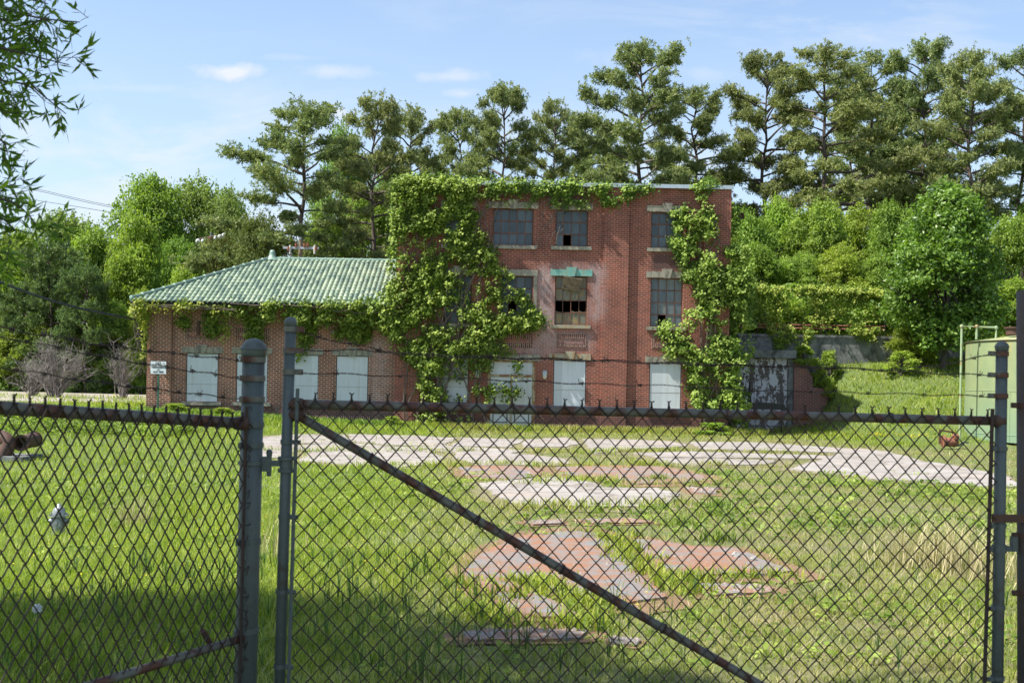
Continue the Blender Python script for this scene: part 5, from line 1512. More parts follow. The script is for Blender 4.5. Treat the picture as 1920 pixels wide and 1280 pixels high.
for i, (k, px, top, Y, w_, lab) in enumerate([
    ('D', 15, 470, 76, 150, 'dark leafy bush at the extreme left behind the barbed wire'), ('C', 232, 470, 73, 110, 'light green bush left of the wing eaves'),
    ('D', 215, 560, 71, 110, 'shaded bush between the conifers and the wing corner'), ('D', 75, 600, 71.5, 110, 'low dense bush behind the left half of the bare grey shrub'),
    ('C', 20, 620, 71, 100, 'bright low bush above the gravel road at the left edge'), ('D', 145, 610, 71, 90, 'low dark bush right of the bare grey shrub'),
    ('C', 268, 540, 70, 70, 'tall light bush touching the left corner of the wing'), ('D', 300, 480, 74, 110, 'green bush just behind the hip corner of the tiled roof'),
    ('C', 340, 500, 72, 100, 'yellow-green bush showing above the left hip of the roof'), ('D', 262, 640, 70, 60, 'small dark bush low beside the wing corner')]):
    dp(k, px, top, Y, w_, lab, GS, i * 1.3, base=.4, cat='bush')
R_ = [('D', 1395, 385, 66, 130, 'leafy tree filling in right behind the rusty beam'), ('C', 1458, 372, 70, 130, 'light green tree left of centre in the row on the bank'), ('D', 1535, 370, 68, 140, 'full green tree below the thick-trunked pine'),
      ('C', 1610, 385, 71, 130, 'yellow-green tree in the middle of the row on the bank'), ('D', 1675, 372, 69, 120, 'green tree touching the left side of the round dark tree'), ('C', 1420, 455, 62, 110, 'low bright tree behind the left end of the creeper fence'),
      ('D', 1500, 470, 62.5, 120, 'low green tree behind the middle of the creeper fence'), ('C', 1580, 455, 61.5, 120, 'low yellowish tree behind the right half of the creeper fence'), ('D', 1655, 470, 61, 110, 'low green tree between the fence and the round tree'),
      ('D', 1895, 400, 66, 150, 'shady tree behind the right side of the round tree'), ('C', 1905, 520, 58, 120, 'bright bush just above the tank roof'), ('B', 1330, 328, 72, 80, 'bright green treetop peeping over the right end of the flat roof'),
      ('D', 1960, 360, 72, 150, 'leafy tree at the right edge behind the tank'), ('C', 1360, 430, 63, 90, 'light tree hugging the right corner of the brick block'), ('C', 1740, 400, 72, 120, 'bright tree behind the round dark tree'), ('C', 1480, 560, 58.5, 100, 'small bright bush just above the retaining wall'),
      ('D', 1560, 560, 59, 110, 'small green bush above the middle of the retaining wall'), ('C', 1720, 600, 55.0, 110, 'bright bush overhanging the right end of the retaining wall'), ('C', 1640, 565, 58.5, 90, 'small yellow-green bush at the right end of the retaining wall'), ('D', 1410, 560, 59, 90, 'green bush above the left end of the retaining wall')]
for i, (k, px, top, Y, w_, lab) in enumerate(R_):
    dp(k, px, top, Y, w_, lab, GR, i * 1.7 + .4, cat='bush' if top > 500 else None)
pear = make_decid('round_tree', 301, 9, 3.2, .07, 42000, .21, 'pear', lobes=38, lowfrac=1, egg=2.6)
put(pear, 1778, 345, 53.5, 246, 'large dense round leafy tree with dark glossy leaves on the bank left of the tank', None, 9, 3.2 * 1.02, .6)
del pear['group']
# woodland far behind everything: reads as one mass
rw = np.random.RandomState(9); mb = MB()
N_ = 26000
x = rw.uniform(-85, -18, N_); y = 108 + rw.uniform(0, 12, N_); h = 9.0 + 2.5 * vnoise(x, y, 5, 3) + 1.5 * vnoise(x, y, 1.8, 4)
C = np.stack([x, y, terrain(x, y) + h * rw.uniform(0, 1, N_) ** .7], -1); leafmesh(mb, C, np.full(N_, .62), rw, (0, -.5, .6), .8)
x = rw.uniform(14, 75, N_); y = 104 + rw.uniform(0, 10, N_); h = 6.5 + 2 * vnoise(x, y, 5, 6)
C = np.stack([x, y, terrain(x, y) + h * rw.uniform(0, 1, N_) ** .7], -1); leafmesh(mb, C, np.full(N_, .6), rw, (0, -.5, .6), .8)
tag(mb.build('woodland', M['decid']), 'far woodland behind the trees on both sides', 'woodland', None, 'stuff')
# undergrowth in the shade below the trees
mb = MB(); N_ = 30000
x = np.concatenate([rw.uniform(-36, -15, N_ // 2), rw.uniform(9.3, 26, N_ // 2)]); y = np.concatenate([rw.uniform(70, 78, N_ // 2), rw.uniform(57.2, 64, N_ // 2)])
h = .5 + 2.2 * vnoise(x, y, 1.6, 3)
C = np.stack([x, y, terrain(x, y) + h * rw.uniform(0, 1, N_)], -1); leafmesh(mb, C, np.full(N_, .22), rw, (0, -.4, .7), .8)
tag(mb.build('undergrowth', M['decid']), 'leafy undergrowth below the trees', 'undergrowth', None, 'stuff')

# ---- bare grey shrubs by the road
def bare_shrub(px, base_py, Y, wpx, hpx, n, label, seed):
    rng = np.random.RandomState(seed); x = wp(px, 740, Y)[0]; z = tz(x, Y); p0 = np.array((x, Y, z))
    root = thing('bare_shrub', label, 'shrub', p0, 'leafless grey shrubs beside the gravel road')
    Wd, Hh = wpx / FPX * Y / 2, hpx / FPX * Y
    def stem(mb, th, e, L, r):
        tip = p0 + np.array((math.cos(th) * e * Wd, math.sin(th) * e * Wd * .6, L))
        P = limb(mb, p0 + rng.normal(0, .12, 3) * (1, 1, 0), tip, r, .008, rng, .06, 8, 4, .05)
        for q in range(9):
            a = P[rng.randint(2, 8)]; limb(mb, a, a + np.array((rng.normal(0, .45), rng.normal(0, .35), rng.uniform(.15, .9))) * Hh * .22, .011, .004, rng, 0, 4, 3, .1)
            a = P[rng.randint(3, 8)]; limb(mb, a, a + rng.normal(0, .4, 3) * Hh * .16, .008, .004, rng, 0, 3, 3, .1)
    mb = MB()
    for i in range(n):
        e = rng.uniform(.1, 1) ** .8; stem(mb, rng.uniform(0, 6.28), e, Hh * (1 - .55 * e * e) * rng.uniform(.6, 1), .025)
    mb.build('twigs', M['deadwood'], root)
    mb = MB()
    for i in range(3): stem(mb, i * 2.1, .3, Hh * .7, .05)
    mb.build('stem', M['deadwood'], root)
bare_shrub(105, 745, 60.0, 140, 125, 60, 'big leafless grey shrub standing beside the gravel road', 5)
bare_shrub(228, 742, 59.8, 70, 120, 20, 'small leafless grey shrub between the big one and the wing corner', 6)
bare_shrub(60, 742, 61.5, 110, 80, 26, 'low sprawling leafless shrub at the left foot of the big grey one', 7)
# green shrubs
sm = make_decid('green_shrub', 401, 2.0, 1.1, .02, 3600, .12, 'yellow', lobes=10, lowfrac=1)
GG = 'small green shrubs by the building and on the bank'
for i, (px, top, Y, w_, lab, *bp_) in enumerate([(735, 776, 48.3, 62, 'feathery bright shrub before the left end of the three-storey wall'), (1340, 788, 48.6, 95, 'rounded light green shrub at the foot of the right creeper'), (1508, 645, 55.05, 72, 'yellow-green shrub on top of the brick return wall', 690),
        (1540, 682, 55.05, 44, 'green shrub beside the sunlit brick of the return wall', 728), (1555, 715, 54.6, 40, 'lowest green shrub on the stepped brick wall', 745), (1690, 655, 53.2, 90, 'light shrub at the left foot of the round tree'), (1555, 655, 55.2, 60, 'straggly shrub below the right part of the retaining wall'),
        (330, 752, 48.6, 80, 'pale leaved shrub at the foot of the no trespassing sign'), (420, 760, 48.6, 70, 'low shrub under the first two boarded windows'), (640, 790, 48.9, 110, 'dry yellowish low shrub under the fourth boarded window')]):
    put(sm, px, top, Y, w_, lab, GG, 2.0, 1.15, i * 1.1, 'shrub', base=wp(px, bp_[0], Y)[2] if bp_ else None)
# brambles on the left, behind the pipes
mb = MB(); N_ = 26000
c0_ = ground_at(110, 805)
x = rw.uniform(-1, 1, N_) * 4.2 + c0_[0]; y = rw.normal(0, 1.2, N_) + c0_[1]; h = .15 + .8 * vnoise(x, y, 1.1, 12) * np.clip(1.4 - abs(x - c0_[0]) / 4.2, 0, 1)
C = np.stack([x, y, terrain(x, y) + h * rw.uniform(0, 1, N_)], -1); leafmesh(mb, C, np.full(N_, .10), rw, (0, -.3, .8), .7)
tag(mb.build('brambles', M['decid']), 'low tangle of brambles behind the rusty pipes', 'brambles', None, 'stuff')
# dry straw tuft near the right gate post
def tuft(name, label, px, py, n, h0, mt, spread=.35, lean=1.1, wd=.008):
    p = ground_at(px, py); rng = np.random.RandomState(px)
    x = p[0] + rng.normal(0, spread, n); y = p[1] + rng.normal(0, spread, n); h = h0 * rng.uniform(.5, 1.1, n)
    v, q, tr, a = blades(x, y, terrain(x, y), h, np.full(n, wd), rng, lean)
    mb = MB(); mb.add(v, q, a); mb.f.append(tr); mb.m.append(np.zeros(len(tr), int))
    return tag(mb.build(name, mt, None, p), label, 'grass tuft')
M['straw'] = leafmat('dry straw', (.26, .22, .12), (.42, .36, .20), (.60, .52, .32), .2)
tuft('straw_tuft', 'arching tuft of dry straw left of the right gate post', 1745, 1062, 420, .5, M['straw'], .24, 1.2)
tuft('straw_tuft', 'smaller straw tuft just behind the right gate post', 1880, 1090, 160, .5, M['straw'], .25, 1.0)
tuft('straw_tuft', 'thin brownish grass tuft in the lawn behind the left fence panel', 255, 985, 120, .55, M['straw'], .22, .7)
tuft('straw_tuft', 'pale dry stalks beside the left gate post', 505, 1050, 60, .6, M['straw'], .2, .6)
for px, py, lab in ((1345, 952, 'leafy weed clump at the right tip of the white slab'), (1290, 985, 'round grey-green weed clump on the lawn centre'), (1350, 1015, 'weed clump above the right asphalt patch'), (1235, 900, 'small green weed at the edge of the grey slab')):
    p = ground_at(px, py); tuft('weed_clump', lab, px, py, 130, .17, M['vine'], .13, 1.0, .014)['category'] = 'weed'
p = ground_at(68, 1250)
mb = MB(); mb.tube([p, p + (0, 0, .34)], .004, 5); 
dn = thing('dandelion_clock', 'white dandelion seed head in the shaded grass at the lower left', 'dandelion', p)
mb.build('stem', M['stalk'], dn)
rr = np.random.RandomState(2); d_ = nrm(rr.normal(0, 1, (160, 3))); mb = MB()
for q in d_: mb.tube([p + (0, 0, .34), p + (0, 0, .34) + q * .03], .0012, 3, cap=False)
mb.build('seed_head', plain('white down', (.7, .7, .7), (.8, .8, .8)), dn)

# ------------------------------------------------------------------ poles and cables
pp = wp(564, 450, 64); gz = tz(pp[0], 64)
po = thing('utility_pole', 'wooden utility pole with a crossarm showing above the tiled roof ridge', 'utility pole', (pp[0], 64, gz))
MB().tube([(pp[0], 64, gz - .3), (pp[0], 64, pp[2])], [.16, .11], 10).build('pole', M['woodgrey'], po)
a, b = wp(531, 464, 63.8), wp(598, 466, 63.8)
MB().box(a[0], b[0], 63.72, 63.84, a[2] - .07, a[2] + .05).build('crossarm', plain('grey crossarm', (.32, .34, .36), (.45, .47, .5)), po)
for px in (541, 555, 571, 577, 592):
    q = wp(px, 459 if px not in (541, 592) else 466, 63.7); MB().lathe([(0, -.14), (.07, -.12), (.05, -.06), (.09, -.02), (.05, .04), (.08, .08), (0, .12)], q, 10).build('insulator', rustmat('brown porcelain', (.28, .09, .04), (.2, .06, .03), .4, .6, 5, .3) if px == 541 else bpy.data.materials['brown porcelain'], po)
for px in (544, 590):
    q = wp(px, 468, 63.7); MB().lathe([(0, -.25), (.06, -.23), (.06, .23), (0, .25)], q, 8).build('fuse_cutout', M['ivory'], po)
MB().lathe([(0, -.1), (.13, -.06), (.1, .06), (0, .12)], (pp[0], 64, pp[2] + .05), 10).build('pole_cap', M['galv'], po)
fp = wp(397, 440, 80); gz = tz(fp[0], 80)
fl = thing('floodlight_pole', 'tall grey pole with round white floodlights above the trees left of the roof', 'floodlight pole', (fp[0], 80, gz))
MB().tube([(fp[0], 80, gz - .3), (fp[0], 80, wp(397, 436, 80)[2])], [.16, .1], 10).build('pole', M['galv'], fl)
a, b = wp(373, 448, 79.8), wp(424, 439, 79.8)
MB().tube([a, b], .06, 6).build('crossarm', M['rust'], fl)
q = wp(392.5, 452, 79.7); MB().box(-.1, .1, -.1, .1, -.3, .28, c=q).build('control_box', rustmat('red box', (.35, .12, .07), (.25, .1, .06), .4, .6), fl)
for px, py in ((371, 452), (381, 452), (405, 446), (412, 444), (420, 441)):
    q = wp(px, py, 79.5); MB().lathe([(0, -.18), (.12, -.14), (.16, -.03), (.13, .08), (.05, .15), (0, .16)], q, 14, 'z').build('floodlight', plain('white lamp shell', (.55, .55, .54), (.7, .7, .7)) if px == 371 else bpy.data.materials['white lamp shell'], fl, smooth=True)
mcab = plain('black cable', (.02, .022, .025), (.05, .055, .06), 4, .5)
def cable(name, label, pts, r, nn=40, twist=False):
    P = spline(pts, nn); mb = MB(); mb.tube(P, r, 6)
    if twist:
        for ph in (0, 2.1, 4.2):
            th = np.linspace(0, 60, nn * 4) + ph; Q = spline(pts, nn * 4); Q = Q + np.stack([0 * th, np.cos(th), np.sin(th)], -1) * r * 1.1
            mb.tube(Q, r * .8, 5)
    return tag(mb.build(name, mcab, None, P[0]), label, 'cable')
cable('service_cable', 'thick black service cable sagging to the corner of the wing eaves', [wp(-260, 420, 40), wp(0, 529, 44), wp(130, 573, 47), wp(254, 599, 49.9)], .03, 40, True)
for k, (y0, y1, lab) in enumerate(((350, 383, 'upper of the far power lines crossing the sky at the left'), (353, 386, 'middle of the far power lines crossing the sky at the left'), (372, 396, 'lower of the far power lines crossing the sky at the left'))):
    cable('power_line', lab, [wp(-200, y0 - 40, 110), wp(45, y0, 112), wp(195, y1, 114), wp(420, y1 + 40, 118)], .022)

# ------------------------------------------------------------------ overhanging oak beside the gate (its crown shades the fence)
OB = np.array((-7.2, 3.6, 0.0))
oak = thing('overhanging_oak', 'willow oak with narrow leaves whose twigs hang into the top left corner', 'tree', OB)
ro = np.random.RandomState(41); tb = MB()
trk = limb(tb, OB + (0, 0, -.3), OB + (.8, .2, 8.5), .34, .12, ro, 0, 10, 10, .02)
tips = []
spots_ = [(-6.4, 5.6, 5.2), (-7.4, 7.2, 6.0), (-6.8, 6.4, 7.2), (-5.8, 4.8, 6.4), (-8.6, 5.4, 6.6), (-8.8, 7.6, 7.6), (-6.2, 7.8, 6.4), (-5.4, 4.4, 8.0), (-4.6, 4.8, 9.2), (-3.6, 4.2, 10.0), (-4.6, 3.6, 8.6),
          (-2.8, 3.6, 9.6), (-6.4, 3.4, 7.6), (-5.4, 5.8, 8.6), (-7.6, 4.4, 9.4), (-4.0, 5.2, 10.8), (-2.6, 4.4, 10.6), (-9.0, 3.0, 6.2), (-7.6, 2.0, 7.2), (-6.0, 2.2, 9.6), (-8.2, 6.4, 9.2), (-5.4, 3.9, 7.0), (-4.4, 4.2, 7.8), (-3.4, 4.3, 8.6),
          (-3.0, 3.9, 8.4), (-2.2, 4.0, 9.4)]
for i, sp__ in enumerate(spots_):
    e = trk[min(9, 4 + i % 6)]; q = np.array(sp__)
    tips.append(limb(tb, e, q, .09, .02, ro, .05, 7, 6, .06)[-1])
tw = [[(-60, -10), (20, 20), (80, 35), (150, 42)], [(-60, 60), (0, 75), (40, 60), (105, 18)], [(-60, 70), (0, 90), (60, 105), (130, 122)], [(-40, 110), (30, 130), (70, 170), (124, 214)],
      [(-60, 180), (0, 190), (40, 206)], [(-60, 250), (0, 262), (15, 288)], [(-60, 340), (0, 350), (30, 345)], [(-50, 370), (10, 375), (45, 395), (72, 425)], [(-60, 400), (0, 408), (32, 436)],
      [(-60, 20), (10, 40), (70, 75), (118, 100)], [(-60, -40), (0, -20), (60, 0), (90, 8)], [(-60, 460), (-10, 470), (12, 500)], [(-60, 120), (0, 150), (50, 160), (85, 190)]]
C = []; Dv = []; hub = np.array((-2.9, 3.7, 2.9))
limb(tb, trk[4], hub, .10, .04, ro, .08, 9, 7, .03)
for j, tt in enumerate(tw):
    Yt = 4.3 + ro.uniform(-.35, .45)
    P = spline([wp(a, b, Yt + .05 * i) for i, (a, b) in enumerate(tt)], 22)
    limb(tb, hub, P[0], .03, .008, ro, .05, 6, 5, .05)
    tb.tube(P, np.linspace(.007, .002, 22), 5)
    for q in range(22):
        s = ro.randint(2, 22); c = P[s] + ro.normal(0, .03, 3)
        d = nrm(P[min(s + 1, 21)] - P[s - 1] + ro.normal(0, .8, 3) * .09 + np.array((0, 0, -.02)))
        L = ro.uniform(.04, .11)
        e = c + nrm(d + ro.normal(0, .55, 3)) * L
        tb.tube([c, e], .0015, 3, cap=False)
        for w_ in range(5):
            C.append(c + (e - c) * ro.uniform(.2, 1.05)); Dv.append(nrm(e - c + ro.normal(0, .6, 3) * L))
C = np.array(C); Dv = np.array(Dv); n_ = len(C)
Ll = ro.uniform(.042, .075, n_)[:, None]; Sv = nrm(np.cross(Dv, ro.normal(0, 1, (n_, 3)))) * .0065
v = np.stack([C, C + Dv * Ll * .35 + Sv, C + Dv * Ll, C + Dv * Ll * .35 - Sv], 1).reshape(-1, 3)
lb = MB().add(v, np.arange(n_)[:, None] * 4 + np.array([[0, 1, 2, 3]]), np.repeat(ro.uniform(0, 1, n_), 4))
# crown out of view, placed and trimmed so its shadow covers gate and grass
nc = 520; k_ = ro.randint(0, len(tips), nc)
cen = np.array(tips)[k_] + ro.normal(0, .55, (nc, 3))
ii = ro.randint(0, nc, 48000); C = cen[ii] + ro.normal(0, .27, (48000, 3))
gx_ = C[:, 0] + .676 * C[:, 2]; gy_ = C[:, 1] + .182 * C[:, 2]; lim = np.clip(8.9 - 1.5 * np.clip(gx_ + .4, 0, 9), 6.3, 9)
far = (C[:, 0] / np.maximum(C[:, 1], .1) < -.52) | (C[:, 2] > EYE + .36 * C[:, 1] + .3)
far &= (gy_ < lim + ro.normal(0, .25, len(gy_)))
leafmesh(lb, C[far], np.full(far.sum(), .17), ro, (0, 0, 1), .8, None, .35)
lb.build('crown', M['oak'], oak); tb.build('trunk', M['bark'], oak, smooth=True)
# ------------------------------------------------------------------ fence and gate
def post_axis(pt, pb, Y0, Yb=None):
    """world line through a post seen at two pixels; returns top, ground point, direction"""
    a, b = wp(*pt, Y0), wp(*pb, Y0 if Yb is None else Yb)
    d = (b - a) / (a[2] - b[2])
    foot = a + d * (a[2] - tz(a[0], a[1]))
    return a, foot
GL_t, GL_b = post_axis((545, 604), (524, 1280), 5.0)      # gate stile at the hinge
GR_t, GR_b = post_axis((1878.5, 650), (1870, 1280), 5.28)  # gate stile at the latch
e = nrm(np.array((GR_t[0] - GL_t[0], GR_t[1] - GL_t[1], 0))); GN = np.array((-e[1], e[0], 0)); GP_ = np.array((GL_t[0], GL_t[1], 0))
def G(px, py, off=0.0):
    return on_plane(px, py, GP_ + GN * off, GN)
gate = thing('chain_link_gate', 'rusty chain-link gate leaf with a diagonal brace and barbed wire on top', 'gate', (0.6, 5.1, 0))
def dome(mb, c, r):
    mb.lathe([(r * 1.10, -r * .62), (r * 1.13, -r * .6), (r * 1.15, -r * .08), (r * 1.15, -.0799 * r), (r * 1.27, -r * .02), (r * 1.27, r * .06), (r * 1.17, r * .12), (r * 1.1, r * .32), (r * .92, r * .6), (r * .62, r * .84), (r * .3, r * .96), (0, r)], c, 20)
def post(parent, top, foot, r, name, mt='galv'):
    mb = MB(); mb.tube([foot - (0, 0, .2), foot + (top - foot) * .5, top], r, 18); o_ = mb.build(name, M[mt], parent, smooth=False)
    for p_ in o_.data.polygons: p_.use_smooth = len(p_.vertices) == 4
    mb = MB(); dome(mb, top, r); c_ = mb.build('post_cap', M[mt], parent, smooth=True)
    return o_
rg_ = .0235
post(gate, GL_t, GL_b + (0, 0, .12), rg_, 'stile'); post(gate, GR_t, GR_b + (0, 0, .12), rg_ * 1.1, 'stile')
def straight(parent, a, b, r, name, mt='galv_rusty', k=12):
    mb = MB(); a, b = np.asarray(a), np.asarray(b); mb.tube([a + (b - a) * q for q in np.linspace(0, 1, 9)], r, k)
    return mb.build(name, M[mt], parent, smooth=True)
rl0, rl1 = G(548, 757), G(1873, 789)
straight(gate, rl0, rl1, .0205, 'top_rail')
zb_ = .22
def stile_at(a, b, z): return b + (a - b) * ((z - b[2]) / (a[2] - b[2]))
straight(gate, stile_at(GL_t, GL_b, zb_), stile_at(GR_t, GR_b, zb_), .0205, 'bottom_rail')
d0, d1 = G(552, 775, .0), G(1430, 1286, .0); dd = (d1 - d0); kk = (d0[2] - zb_) / (d0[2] - d1[2])
straight(gate, d0, d0 + dd * kk, .0195, 'diagonal_brace', 'galv_rusty')
for px, py, h_ in ((555, 758, .05), (556, 777, .05), (1871, 789, .048)):   # rusty end cups
    c = G(px, py, 0); mb = MB(); mb.lathe([(0, -.032), (.026, -.03), (.031, 0), (.026, .03), (0, .032)], c, 12, 'x'); mb.build('rail_cup', M['rust'], gate, smooth=True)
# chain-link fabric
PT_ = .0763
def fabric(A, ux, x0, x1, ztop, zbot, nrm_, r=.0030, vs=1.1, skip=None, knuck=True, squash=1.0, wob=.0):
    """woven diamond mesh: zigzag wires between columns half a diamond apart; A origin, ux unit along; ztop(s) callable"""
    mb = MB(); h = PT_ / 2 * squash; nw = int((x1 - x0) / h); rr = np.random.RandomState(4)
    hz = PT_ / 2 * vs
    for i in range(nw):
        s0 = x0 + i * h; zt = ztop(s0 + h / 2); n = int((zt - zbot) / hz)
        j = np.arange(n); odd = (j + i) % 2
        s = s0 + odd * h; z = zt - j * hz
        # rounded hook at every crossing, passing in front / behind
        k_ = .0045
        d = np.where(odd == 1, -1, 1)
        off = np.where(odd == 1, 1, -1) * r * 1.0
        P = []
        sw = wob * np.sin(z * 9 + s * 4)
        for q, dz, dn in ((0, .0065, 1), (1, .0018, .6), (2, -.0018, -.6), (3, -.0065, -1)):
            inner = .0 if q in (1, 2) else 1.0
            P.append(A + np.outer(s + d * inner * .006 - (1 - inner) * d * .0016 + sw, ux) + np.outer(z + dz, (0, 0, 1)) + np.outer(off * dn * np.where(j % 2, 1, 1), nrm_))
        P = np.stack(P, 1).reshape(-1, 3)
        bul = .010 * np.sin(P[:, 0] * 2.3 + P[:, 2] * 3.1) + .005 * np.sin(P[:, 0] * 7 + P[:, 2] * 5)   # the fabric bulges and sags
        P += np.outer(bul, nrm_) + np.outer(.0035 * np.sin(P[:, 0] * 5.1 + P[:, 1] * 4 + 1) * np.clip((zt - P[:, 2]) * 3, 0, 1), (0, 0, 1)) + np.outer(.0030 * np.sin(P[:, 2] * 11 + P[:, 0] * 3) * np.clip((zt - P[:, 2]) * 3, 0, 1), ux)
        P += rr.normal(0, .0005, P.shape)
        mb.tube(P, r, 4, cap=False, a=rr.uniform(0, 1))
    if knuck:
        for i in range(0, nw + 1):
            s = x0 + i * h; zt = ztop(s)
            if i % 2: continue
            L = .026
            for sg in (-1, 1):
                t_ = np.linspace(0, 1, 10)
                P = A + np.outer(s + sg * np.cos(t_ * 9) * .0026, ux) + np.outer(zt - hz * .0 + t_ * L - .002, (0, 0, 1)) + np.outer(sg * np.sin(t_ * 9) * .0026, nrm_)
                tip = P[-1] + ux * sg * .011 * rr.uniform(.6, 1.2) + np.array((0, 0, .011 * rr.uniform(.5, 1.3))) + nrm_ * rr.uniform(-.006, .006)
                dn_ = P[0] + ux * sg * .035 - np.array((0, 0, .037))
                mb.tube(np.vstack([dn_, P, tip]), r, 4)
    return mb
# the fabric hangs from just above the rail, held to it with the top row of knuckles standing free
tA, tB = G(567, 752), G(1845, 783)
sA = np.dot(tA - GP_, e); sB = np.dot(tB - GP_, e)
def gtop(s): return tA[2] + (tB[2] - tA[2]) * (s - sA) / (sB - sA) + .006
A0 = np.array((GP_[0], GP_[1], 0)) - GN * .026
fabric(A0, e, sA - .02, sB + .045, gtop, .12, -GN).build('chain_link_mesh', M['wire'], gate)
for (p0, p1, nm) in (((558, 728), (541, 1280), 0), ((1861, 766), (1846, 1280), 1)):
    a, b = G(*p0, -.03), G(*p1, -.03); b = a + (b - a) * ((a[2] - .14) / (a[2] - b[2]))
    mb = MB(); mb.tube([a, b], .0085, 6); mb.build('tension_bar', M['galv' if nm == 0 else 'wire'], gate)
def band(parent, c, r, tab, h=.013, mt='galv', tabdir=None):
    """flat strap round a post with a tab and bolt"""
    mb = MB(); mb.lathe([(r + .001, -h), (r + .0045, -h), (r + .0045, h), (r + .001, h)], c, 20)
    td = nrm(tabdir); sd_ = np.array((-td[1], td[0], 0))
    R = np.array([td, sd_, (0, 0, 1)]).T
    mb.box(r * .7, r + tab, -.0085, .0085, -h, h, R=R, c=c)
    mb.lathe([(0, -.018), (.007, -.018), (.007, .018), (0, .018)], c + td * (r + tab * .7), 8, 'y')
    return mb.build('strap_band', M[mt], parent)
def on_stile(a, b, py, px):
    # point of a post axis at the picture height py
    z = wp(px, py, a[1])[2]
    return b + (a - b) * ((z - b[2]) / (a[2] - b[2]))
for py in (657, 697, 617):
    c = on_stile(GL_t, GL_b, py, 545); band(gate, c, rg_, .035, .012, 'galv_rusty', e)
for py in (828, 968, 1108, 1248):
    c = on_stile(GL_t, GL_b, py, 535); band(gate, c, rg_, .040, .009, 'galv', nrm(e - GN * .5))
for py in (663, 703, 742):
    c = on_stile(GR_t, GR_b, py, 1878); band(gate, c, rg_ * 1.1, .035, .011, 'galv_rusty', -e)
for py in (841, 985, 1138, 1270):
    c = on_stile(GR_t, GR_b, py, 1874); band(gate, c, rg_ * 1.1, .040, .009, 'galv', nrm(-e - GN * .5))
# tie wires on the diagonal and rail
for q in (.155, .38, .56, .78):
    c = d0 + dd * q; th = np.linspace(0, 6.28 * 2.5, 26); u_ = nrm(dd); v_ = np.cross(u_, GN)
    P = c + np.outer(np.cos(th) * .023, GN) + np.outer(np.sin(th) * .023, v_) + np.outer(th * .0006, u_)
    MB().tube(np.vstack([P, P[-1] - GN * .008 - v_ * .02 + u_ * .012]), .0024, 4).build('tie_wire', M['wire'], gate)
for q in (.3, .6, .84):
    c = rl0 + (rl1 - rl0) * q; th = np.linspace(0, 6.28 * 1.3, 16)
    MB().tube(c + np.outer(np.cos(th) * .024, GN) + np.outer(np.sin(th) * .024, (0, 0, 1)) + np.outer(th * .001, e), .0022, 4).build('tie_wire', M['wire'], gate)
def barbed(parent, pts, plane, bp=.125, r=.0014, name='barbed_wire', n=160, ph=0.0, seed=0):
    P = spline([plane(x, y) for x, y in pts], n); mb = MB(); rr = np.random.RandomState(seed)
    L = np.cumsum(np.r_[0, np.linalg.norm(np.diff(P, axis=0), axis=1)])
    s = np.linspace(0, L[-1], int(L[-1] / .008)); Q = np.stack([np.interp(s, L, P[:, i]) for i in range(3)], -1)
    Q[:, 2] += .0035 * np.sin(s * 23 + seed) ; T = nrm(P[-1] - P[0]); V = nrm(np.cross(T, (0, 0, 1))); U = np.cross(V, T)
    for p_ in (0, math.pi):
        th = s * 95 + p_
        mb.tube(Q + np.outer(np.cos(th), U) * .0022 + np.outer(np.sin(th), V) * .0022, r, 4)
    k = ph
    while k < L[-1]:
        c = np.array([np.interp(k, L, P[:, i]) for i in range(3)]); a = rr.uniform(0, 6.28)
        th = np.linspace(0, 6.28 * 2, 14)
        for q in (-1, 1):
            co = c + np.outer(np.cos(th), U) * .0052 + np.outer(np.sin(th), V) * .0052 + np.outer((th / 12.56 - .5) * .013 * 1 + q * .004, T)
            d1_ = nrm(U * math.cos(a) + V * math.sin(a) + T * .25 * q); a += 1.5
            mb.tube(np.vstack([co[0] + d1_ * .017, co, co[-1] - d1_ * .017]), .0013, 4)
        k += bp * rr.uniform(.9, 1.1)
    return mb.build(name, M['wire'], parent)
GW = lambda x, y: G(x, y, 0)
barbed(gate, [(556, 622), (640, 641), (760, 664), (900, 671), (1050, 673), (1200, 678), (1400, 685), (1560, 688), (1640, 693), (1740, 687), (1800, 677), (1866, 663)], GW, seed=1, ph=.1)
barbed(gate, [(556, 657), (640, 656), (720, 659), (840, 666), (1000, 672), (1200, 680), (1400, 686), (1600, 692), (1740, 699), (1866, 704)], GW, seed=2, ph=.35, bp=.25)
barbed(gate, [(556, 698), (720, 704), (900, 711), (1120, 720), (1280, 724), (1400, 731), (1600, 736), (1866, 743)], GW, seed=3, ph=.17, bp=.26)

# big corner post
BP_t, BP_b = post_axis((476, 655), (460, 1280), 5.0)
fence = thing('chain_link_fence', 'rusty chain-link fence panel with barbed wire left of the gate, hung on a thick post', 'fence', (BP_b[0], BP_b[1], 0))
rb = .0475
post(fence, BP_t, BP_b, rb, 'post')
H_ = on_stile
fd = nrm(np.array((-.57, -1.13, 0)))     # the panel runs from the post towards the camera's left
FN = np.array((-fd[1], fd[0], 0)); FP0 = np.array((BP_t[0], BP_t[1], 0)) + fd * .0
def F(px, py, off=0.0):
    return on_plane(px, py, FP0 + FN * off, FN)
for py, mt in ((674, 'galv_rusty'), (709, 'galv_rusty'), (748, 'galv_rusty'), (796, 'galv'), (834, 'galv'), (1014, 'galv'), (1180, 'galv')):
    c = on_stile(BP_t, BP_b, py, 473); band(fence, c, rb, .03, .012, mt, fd)
pA, pB = F(452, 793), F(0, 764); dA = (pB - pA)
straight(fence, pA, pA + dA * 1.45, .0232, 'top_rail')
mb = MB(); mb.lathe([(0, -.03), (.027, -.028), (.03, 0), (.027, .03), (0, .034)], pA, 12, 'x'); mb.build('rail_cup', M['rust'], fence, smooth=True)
